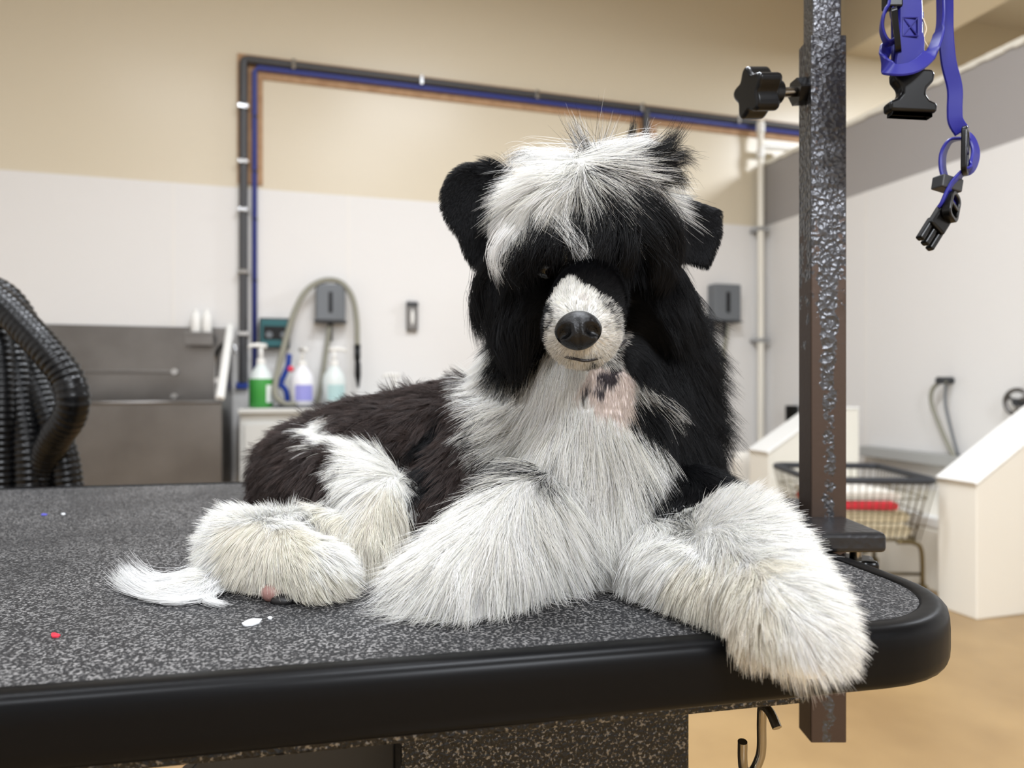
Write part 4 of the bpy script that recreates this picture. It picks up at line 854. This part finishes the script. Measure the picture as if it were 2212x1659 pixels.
# far foreleg
g('foreleg_fur', 'W', 1.7, .48, .12, (1470, 1130, -.1, -.1, .3, 1.4), (1560, 1105, .2, -.3, .1), (1640, 1135, .7, -.2, .1), (1550, 1180, 0, .4, .4), (1440, 1200, -.5, .7, .2), (1700, 1200, .9, .1, .1), (1740, 1270, .9, .2, .1), (1680, 1260, .4, .6, .4), (1765, 1335, .8, .5, .1, 1.5), (1720, 1360, .3, .8, .4, 1.3), (1790, 1390, .7, .7, .1, 1.2), (1760, 1425, .3, .8, .4, 1.0), (1740, 1390, .3, .8, .5, 1.1), (1620, 1180, .3, .3, .3))
g('foreleg_fur', 'C', 1.7, .42, .16, (1490, 1270, -.3, .9, .2), (1560, 1250, -.1, .8, .3), (1600, 1290, 0, .9, .4), (1560, 1310, -.1, 1, .3), (1650, 1330, -.2, .9, .4), (1685, 1380, -.2, .9, .3, 1.2), (1715, 1415, .0, .9, .3, 1.0), (1735, 1440, .1, .9, .3, .9), (1640, 1240, .1, .7, .4))
# ears
g('ear_fur', 'K', .4, .4, .1, (1000, 400, -.4, .7, .1), (980, 450, -.3, 1, 0), (1030, 500, -.2, 1, 0), (1050, 420, -.4, .8, 0), (1020, 550, 0, 1, 0), (1010, 365, -.6, -.3, 0), (965, 420, -.8, .4, 0))
g('ear_fur', 'K', .3, .12, .1, (1500, 470, .6, .8, 0), (1540, 500, .5, .9, 0), (1480, 530, .3, 1, 0), (1530, 560, .2, 1, 0), (1545, 460, .8, .3, 0), (1470, 440, .7, .6, 0))
g('ear_fur', 'K', 1.4, .4, .4, (1095, 372, -.5, -.2, .2, 1.6), (1075, 540, -.2, 1, .1, 1))

GP = np.array([snap(q[0], q[1]) for q in GUIDES]); GD = np.array([np.array(q[4])/np.linalg.norm(q[4]) for q in GUIDES]); GL = np.array([q[3] for q in GUIDES])
GLF = np.array([q[5] for q in GUIDES]); GCL = np.array([q[6] for q in GUIDES]); GREG = [q[7] for q in GUIDES]; REGS = sorted(set(GREG)); GRI = np.array([REGS.index(r) for r in GREG])
GCOL = np.array([CLS[q[2]] if CLS[q[2]] is not None else GREYC for q in GUIDES]); GISG = np.array([q[2] == 'G' for q in GUIDES])
def nrm(a): return a/np.maximum(np.linalg.norm(a, axis=-1, keepdims=True), 1e-9)
def field(X, seed, freq):
    """smooth vector noise"""
    r = np.random.default_rng(seed); out = np.zeros_like(X)
    for _ in range(6):
        k = r.normal(size=(3, 3))*freq; ph = r.uniform(0, 6.28, 3); out += np.sin(X @ k.T+ph)
    return out/2.5
def lookup(X, sig, chunk=20000):
    D = np.empty((len(X), 3)); Ln = np.empty(len(X)); Lf = np.empty(len(X)); Cl = np.empty(len(X)); near = np.empty(len(X), int)
    for s in range(0, len(X), chunk):
        d2 = ((X[s:s+chunk, None, :]-GP[None])**2).sum(-1); near[s:s+chunk] = d2.argmin(1)
        w_ = np.exp(-(d2-d2.min(1, keepdims=True))/sig**2); w_ /= w_.sum(1, keepdims=True)
        D[s:s+chunk] = w_ @ GD; Ln[s:s+chunk] = np.exp(w_ @ np.log(GL)); Lf[s:s+chunk] = w_ @ GLF; Cl[s:s+chunk] = w_ @ GCL
    return nrm(D), Ln, Lf, Cl, near
# skin colour follows the coat it grows
jit = field(co, 3, 160)*0.001
_, vL, _, _, vnear = lookup(co+jit, 0.012)
vcol = GCOL[vnear].copy()
spots = [(1310, 812, 11), (1296, 835, 6), (1268, 838, 8), (1326, 820, 8), (1300, 850, 6), (1332, 800, 7)]
for sx_, sy_, sr in spots:
    dd = np.hypot(vproj[:, 0]-sx_, (vproj[:, 1]-sy_)); m_ = (dd < sr*1.5) & (co[:, 1] < 0.55); vcol[m_] = (0.06, 0.05, 0.055)
pinkband = np.array([snap(1262, 640)]); pd = np.linalg.norm(co-pinkband[0], axis=1); vcol[pd < 0.004] = PINK

def hair_material(name):
    N = NT(name); b = N.b; at = N.n('ShaderNodeAttribute'); at.attribute_name = 'hair_color'
    N.l(at, 'Color', b, 'Base Color'); b.inputs['Roughness'].default_value = 0.42; b.inputs['Specular IOR Level'].default_value = 0.35
    tr = N.n('ShaderNodeBsdfTranslucent'); N.l(at, 'Color', tr, 'Color'); mx = N.n('ShaderNodeMixShader'); mx.inputs[0].default_value = 0.45
    N.l(b, 'BSDF', mx, 1); N.l(tr, 'BSDF', mx, 2); N.l(mx, 'Shader', N.out, 'Surface')
    return N.m
M_FUR = hair_material('dog hair')
NS = NT('dog skin'); at = NS.n('ShaderNodeAttribute'); at.attribute_name = 'skin_color'; NS.l(at, 'Color', NS.b, 'Base Color'); NS.b.inputs['Roughness'].default_value = 0.6; NS.b.inputs['Specular IOR Level'].default_value = 0.05

dog = thing('dog', 'black and white long-haired dog lying on the grooming table with a trimmed muzzle', 'dog', dog_base)
skin.name = 'dog_body'; skin.materials.clear(); skin.materials.append(NS.m)
skin.transform(Matrix.Translation(Vector(off)))
ca = skin.color_attributes.new('skin_color', 'FLOAT_COLOR', 'POINT'); ca.data.foreach_set('color', np.concatenate([vcol, np.ones((nv_, 1))], 1).astype(np.float32).ravel())
skin.polygons.foreach_set('use_smooth', [True]*len(skin.polygons))
bo = bpy.data.objects.new('body', skin); COL.objects.link(bo); child(bo, dog)

# ---- grow the coat
NH = 320000
A_, B_, C_ = co[tri[:, 0]], co[tri[:, 1]], co[tri[:, 2]]
cr = np.cross(B_-A_, C_-A_); ar = np.linalg.norm(cr, axis=1)/2; tn = nrm(cr); cen = (A_+B_+C_)/3
_, tL, _, _, tnear = lookup(cen, 0.012)
view = nrm(np.array((0, 0, HC))-cen); fac = (tn*view).sum(1)
wgt = ar*np.where(fac > -0.35, 1.0, 0.3)*np.clip(0.025/tL, 0.8, 3.2)
wgt *= np.where(cen[:, 2] < TOP+0.004, 0.1, 1.0)
wgt *= np.where(np.array([GUIDES[i][2] == 'P' for i in tnear]), 0.6, 1.0)
ti = rng.choice(len(tri), NH, p=wgt/wgt.sum()); r1 = np.sqrt(rng.random(NH)); r2 = rng.random(NH)
root = A_[ti]*(1-r1)[:, None]+B_[ti]*(r1*(1-r2))[:, None]+C_[ti]*(r1*r2)[:, None]
vn = np.zeros_like(co)
for k in range(3): np.add.at(vn, tri[:, k], cr)
vn = nrm(vn); nor = nrm(vn[tri[ti, 0]]*(1-r1)[:, None]+vn[tri[ti, 1]]*(r1*(1-r2))[:, None]+vn[tri[ti, 2]]*(r1*r2)[:, None])
# clumps
NC = NH//14; kd = KDTree(NC)
for i in range(NC): kd.insert(root[i], i)
kd.balance(); ci = np.array([kd.find(q)[1] for q in root.tolist()])
crnd = rng.normal(size=(NC, 3))
D, Ln, Lf, Cl, near0 = lookup(root, 0.014)
near = np.empty(NH, int)
js = np.clip(Ln/0.025, 0.22, 1)[:, None]
jc = root+(field(root, 3, 160)*0.004+crnd[ci]*0.0035+rng.normal(size=(NH, 3))*0.0016)*js
_, _, _, _, near = lookup(jc, 0.01)
reg = GRI[near0]
col = GCOL[near].copy()
isp = np.array([q[2] == 'P' for q in GUIDES])[near]; col[isp] = vcol[tri[ti[isp], 0]]
isg = GISG[near]; pick = rng.random(NH); cg = rng.random(NC)[ci]
gm = 0.65*pick+0.35*cg
col[isg] = np.where((gm[isg] < 0.5)[:, None], BLACK*1.5, WHITE*0.9)
col *= (1+0.10*rng.normal(size=(NH, 1)))
bb_ = np.abs(col[:, 0]-BROWN[0]) < 0.02; col[bb_] *= rng.uniform(0.5, 1.9, bb_.sum())[:, None]*np.where(crnd[ci][bb_, 1] > 0.6, 1.4, 0.9)[:, None]
br = col[:, 0] > 0.3; col[br] *= np.stack([np.ones(br.sum()), 1-0.03*rng.random(br.sum()), 1-0.10*rng.random(br.sum())], 1)
fm = (reg == REGS.index('face_fur')) & (col[:, 0] > 0.5); col[fm] *= np.where(rng.random(fm.sum()) < 0.16, 0.35, 0.9)[:, None]
col = np.clip(col, 0.002, 0.93)
K = 8
Lh = Ln*np.clip(rng.normal(1.0, 0.16, NH), 0.5, 1.5)*(1+0.12*crnd[ci][:, 0].clip(-1, 1))
def grow(root, nor, D, Ln, Lf, cvec, rvec, wild, grav=0.10):
    tn_ = (D*nor).sum(1, keepdims=True); t = nrm(D-nor*np.minimum(tn_, 0))
    lf = Lf[:, None]; amp = np.clip(Ln/0.03, 0.15, 1)[:, None]
    wl = wild[:, None]
    t = nrm(t+(cvec*0.10*wl+rvec*0.10+field(root, 11, 60)*0.12*wl+field(root, 23, 170)*0.20*(wl-1))*amp)
    t = nrm(t-nor*np.minimum((t*nor).sum(1, keepdims=True), 0))
    d0 = nrm(nor*(lf*1.25)+t*(1-lf)); out = np.empty((len(root), K, 3)); p = root.copy(); out[:, 0] = p
    ph = rng.uniform(0, 6.28, (len(root), 1)); side = nrm(np.cross(t, nor)+1e-6)
    for k in range(1, K):
        s = k/(K-1); d = nrm(d0*(1-s*0.85)+t*(s*0.9)+np.array((0, 0, -grav))*s)
        d = d+side*np.cos(ph+s*5.0)*0.12*amp
        p = p+d*(Ln/(K-1))[:, None]; out[:, k] = p
    return out
S = grow(root, nor, D, Lh, Lf, crnd[ci], rng.normal(size=(NH, 3)), np.where(np.isin(reg, [REGS.index('body_coat')]), 3.2, np.where(np.isin(reg, [REGS.index('foreleg_fur'), REGS.index('hind_leg_fur')]), 1.5, 1.0)))
Cs = S[:NC][ci]                                   # clump strands
ww = (Cl*np.clip(rng.normal(1, 0.25, NH), 0.2, 1.4))[:, None, None]*np.linspace(0, 1, K)[None, :, None]**1.2
ww = np.clip(ww, 0, 0.92); offr = (root-root[:NC][ci])[:, None, :]
S = S*(1-ww)+(Cs+offr*(1-0.75*np.linspace(0, 1, K)[None, :, None]))*ww
def settle(S):
    """hair lies on the table instead of passing through it"""
    v_ = -math.sin(TA)*S[..., 0]+math.cos(TA)*S[..., 1]; u_ = math.cos(TA)*S[..., 0]+math.sin(TA)*S[..., 1]
    on = (v_ > TV0) & (u_ < TU1); zmin = TOP+0.0012+0.003*rng.random(S.shape[0])[:, None]
    S[..., 2] = np.where(on & (S[..., 2] < zmin), zmin, S[..., 2])
    return S
S = settle(S)
def add_hair(name, S, col, rad, parent, label=None):
    n, k = S.shape[:2]; cu = bpy.data.hair_curves.new(name); cu.add_curves([k]*n)
    cu.attributes['position'].data.foreach_set('vector', S.astype(np.float32).ravel())
    ra = cu.attributes.get('radius') or cu.attributes.new('radius', 'FLOAT', 'POINT')
    s = np.linspace(0, 1, k)[None, :]; R = rad[:, None]*(1-0.80*s**1.6); ra.data.foreach_set('value', R.astype(np.float32).ravel())
    c4 = np.concatenate([col, np.ones((n, 1))], 1).astype(np.float32)
    at_ = cu.attributes.new('hair_color', 'FLOAT_COLOR', 'CURVE'); at_.data.foreach_set('color', c4.ravel())
    cu.materials.append(M_FUR); o = bpy.data.objects.new(name, cu); COL.objects.link(o); child(o, parent)
    if label: o['label'] = label
    return o
rad = np.where(Ln < 0.012, 0.00009, 0.000115)*rng.uniform(0.7, 1.3, NH)
PL = {'forelock': 'long white and black hair falling over the eyes', 'mane': 'long black hair at the neck', 'chest_bib': 'long white chest hair', 'body_coat': 'short brownish black coat', 'foreleg_fur': 'fluffy white foreleg hair', 'ear_fur': 'velvety black ear fur', 'throat': 'pink throat with grey spots'}
for i, r in enumerate(REGS):
    m_ = reg == i
    if m_.any(): add_hair(r if r != 'throat' else 'throat_fur', S[m_], col[m_], rad[m_], dog, PL.get(r))
# ---- long loose locks laid by hand: (root pixels, tip pixels, distance, count, colour, spread root/tip px, bow)
def lock(name, paths, rad=0.00012, label=None):
    SS, CC_ = [], []
    for pts, n, c, s0, s1 in paths:
        base = np.array([tuple(P(*q)) for q in pts]); m = len(base); dmid = pts[0][2]
        for _ in range(n):
            f = np.linspace(0, 1, m)[:, None]; o0 = rng.normal(size=3)*s0/F*dmid; o1 = rng.normal(size=3)*s1/F*dmid
            q = base+o0*(1-f)+o1*f; ln_ = rng.uniform(0.65, 1.0)
            path = np.array([tuple(x) for x in smooth_path([tuple(x) for x in q], 4)]); t_ = np.linspace(0, ln_*(len(path)-1), K); i0 = np.minimum(t_.astype(int), len(path)-2); fr = (t_-i0)[:, None]
            SS.append(path[i0]*(1-fr)+path[i0+1]*fr)
            cc = CLS[c] if CLS[c] is not None else (WHITE*0.8 if rng.random() < 0.5 else BLACK*2); CC_.append(cc*rng.uniform(0.85, 1.1))
    S_ = settle(np.array(SS)); add_hair(name, S_, np.clip(np.array(CC_), 0, .93), np.full(len(SS), rad)*rng.uniform(.7, 1.2, len(SS)), dog, label)
lock('topknot', [
    ([(1275, 365, .515), (1268, 320, .512), (1245, 275, .51), (1232, 240, .51)], 110, 'G', 13, 14),
    ([(1265, 365, .515), (1262, 330, .512), (1240, 310, .51), (1215, 290, .51)], 60, 'G', 12, 16),
    ([(1290, 365, .515), (1295, 330, .512), (1305, 290, .51), (1312, 245, .51)], 60, 'G', 12, 20),
    ([(1330, 350, .515), (1352, 320, .512), (1366, 285, .51), (1370, 245, .51)], 130, 'K', 11, 5),
    ([(1345, 350, .515), (1375, 320, .512), (1395, 300, .51), (1410, 268, .51)], 40, 'G', 11, 9),
    ([(1395, 352, .502), (1422, 330, .50), (1450, 305, .50), (1470, 272, .50)], 380, 'K', 14, 13),
    ([(1410, 368, .502), (1445, 345, .502), (1474, 338, .502), (1498, 352, .502)], 380, 'K', 15, 14),
    ([(1420, 392, .505), (1450, 378, .505), (1468, 388, .505), (1482, 415, .505)], 300, 'K', 15, 13),
    ([(1160, 350, .52), (1130, 335, .52), (1110, 342, .52), (1085, 356, .52)], 60, 'K', 12, 10),
    ([(1260, 350, .52), (1180, 340, .515), (1130, 340, .515), (1090, 372, .51)], 260, 'W', 16, 16),
    ([(1270, 350, .515), (1330, 325, .505), (1390, 310, .505), (1440, 318, .51)], 300, 'W', 16, 12),
    ([(1275, 380, .51), (1330, 365, .495), (1390, 370, .495), (1435, 400, .505)], 260, 'G', 14, 10),
    ([(1280, 370, .51), (1350, 360, .495), (1410, 390, .50), (1452, 470, .515)], 300, 'W', 9, 6)], label='wispy hair standing up on top of the head')
lock('eyebrow_hair', [
    ([(1310, 470, .478), (1312, 510, .466), (1300, 550, .462), (1285, 590, .466)], 420, 'K', 18, 14),
    ([(1350, 470, .478), (1360, 520, .466), (1355, 560, .465), (1340, 605, .472)], 420, 'K', 18, 14),
    ([(1250, 485, .478), (1248, 515, .468), (1240, 545, .464), (1232, 580, .468)], 260, 'K', 14, 12),
    ([(1170, 500, .484), (1158, 535, .476), (1150, 570, .478), (1160, 610, .486)], 420, 'K', 18, 16),
    ([(1205, 495, .48), (1200, 530, .471), (1195, 560, .471), (1200, 590, .478)], 260, 'K', 14, 13),
    ([(1205, 480, .475), (1228, 510, .468), (1245, 535, .462), (1262, 562, .46)], 110, 'W', 12, 9),
    ([(1230, 500, .475), (1262, 525, .466), (1268, 545, .462), (1255, 565, .46)], 70, 'G', 12, 9),
    ([(1380, 440, .485), (1445, 500, .482), (1452, 570, .485), (1425, 640, .49)], 900, 'K', 20, 11),
    ([(1340, 450, .48), (1400, 510, .472), (1430, 560, .474), (1420, 620, .48)], 700, 'K', 22, 14),
    ([(1100, 500, .485), (1072, 540, .485), (1068, 575, .488), (1085, 615, .492)], 160, 'W', 12, 12),
    ([(1130, 548, .485), (1115, 575, .483), (1112, 600, .485), (1130, 630, .49)], 350, 'K', 16, 14)])
lock('cheek_lock', [
    ([(1080, 640, .53), (1085, 720, .525), (1100, 780, .52), (1112, 832, .52)], 1100, 'K', 24, 8),
    ([(1120, 660, .525), (1128, 730, .52), (1128, 780, .517), (1122, 826, .517)], 900, 'K', 24, 9),
    ([(1055, 600, .535), (1036, 640, .535), (1030, 690, .535), (1040, 745, .535)], 700, 'K', 14, 10),
    ([(1075, 565, .525), (1045, 600, .525), (1032, 640, .525), (1035, 690, .525)], 500, 'K', 14, 9)])
lock('tail_plume', [
    ([(478, 1228, .495), (455, 1280, .463), (380, 1302, .448), (300, 1280, .463), (255, 1238, .495)], 1500, 'W', 15, 13),
    ([(470, 1225, .50), (420, 1250, .485), (360, 1262, .475), (310, 1255, .48), (270, 1222, .50)], 700, 'W', 14, 14),
    ([(470, 1240, .485), (440, 1300, .45), (380, 1310, .442), (320, 1300, .45)], 700, 'W', 14, 11),
    ([(468, 1215, .50), (452, 1270, .465), (448, 1310, .442), (485, 1326, .431)], 420, 'W', 12, 6)], rad=0.00014, label='white plume of tail hair spread on the table')

# ---- nose, eyes, mouth, pad
nc = P(1249, 714, .407)
nm = MB(); nm.ball((0, 0, 0), 1.0, 56)
V_ = []
for q in nm.v:
    x, y, z = q; X = x*0.0140*(1-0.10*max(0, -z)); Y = y*0.0105; Z = z*0.0118
    if z > 0: X *= 1-0.06*z
    if y < 0:
        for sx_ in (-1, 1):
            dd = math.hypot((x-sx_*0.56)/0.34, (z+0.22)/0.36)
            if dd < 1: Y += 0.0062*(1-dd*dd)
            dd = math.hypot((x-sx_*0.88)/0.20, (z+0.42)/0.22)
            if dd < 1: Y += 0.003*(1-dd*dd)
        Y += 0.0013*math.exp(-(x/0.07)**2)*(1 if z < 0.25 else 0)
    V_.append(Vector((X, Y, Z)))
nm.v = [nc+Euler((-0.30, math.radians(-5), -0.10)).to_matrix() @ q for q in V_]
M_NOSE = mat('wet black nose', (7, 7, 8), 0.26, spec=0.38, bump=(1100, 0.6, 0.0006))
nm.build('nose', M_NOSE, dog, smooth=True, label='wet black nose')
mo = MB().tube(smooth_path([P(1200, 758, .428), P(1220, 770, .4195), P(1246, 776, .4145), P(1262, 779, .4145), P(1285, 776, .4165), P(1322, 762, .428), P(1352, 735, .443)], 6), 0.0009, 8)
mo.build('mouth_line', mat('dark lip', (28, 22, 22), 0.5), dog, smooth=True)
M_EYE = mat('dark eye', (14, 9, 7), 0.06, spec=0.8)
for x, y, d in ((1178, 580, .4905), (1342, 578, .4915)): MB().ball(P(x, y, d), 0.0085, 20).build('eye', M_EYE, dog, smooth=True)
pdm = MB(); pdm.ball(P(588, 1280, .4485), (0.0072, 0.006, 0.006), 20); pdm.build('paw_pad', mat('pink paw pad', (138, 104, 97), 0.55, bump=(400, 0.3, 0.001)), dog, smooth=True)
pdm = MB(); pdm.ball(P(612, 1296, .445), (0.008, 0.006, 0.004), 16); pdm.build('paw_pad', mat('black paw pad', (24, 22, 22), 0.5), dog, smooth=True, label='small black pad under the hind paw')
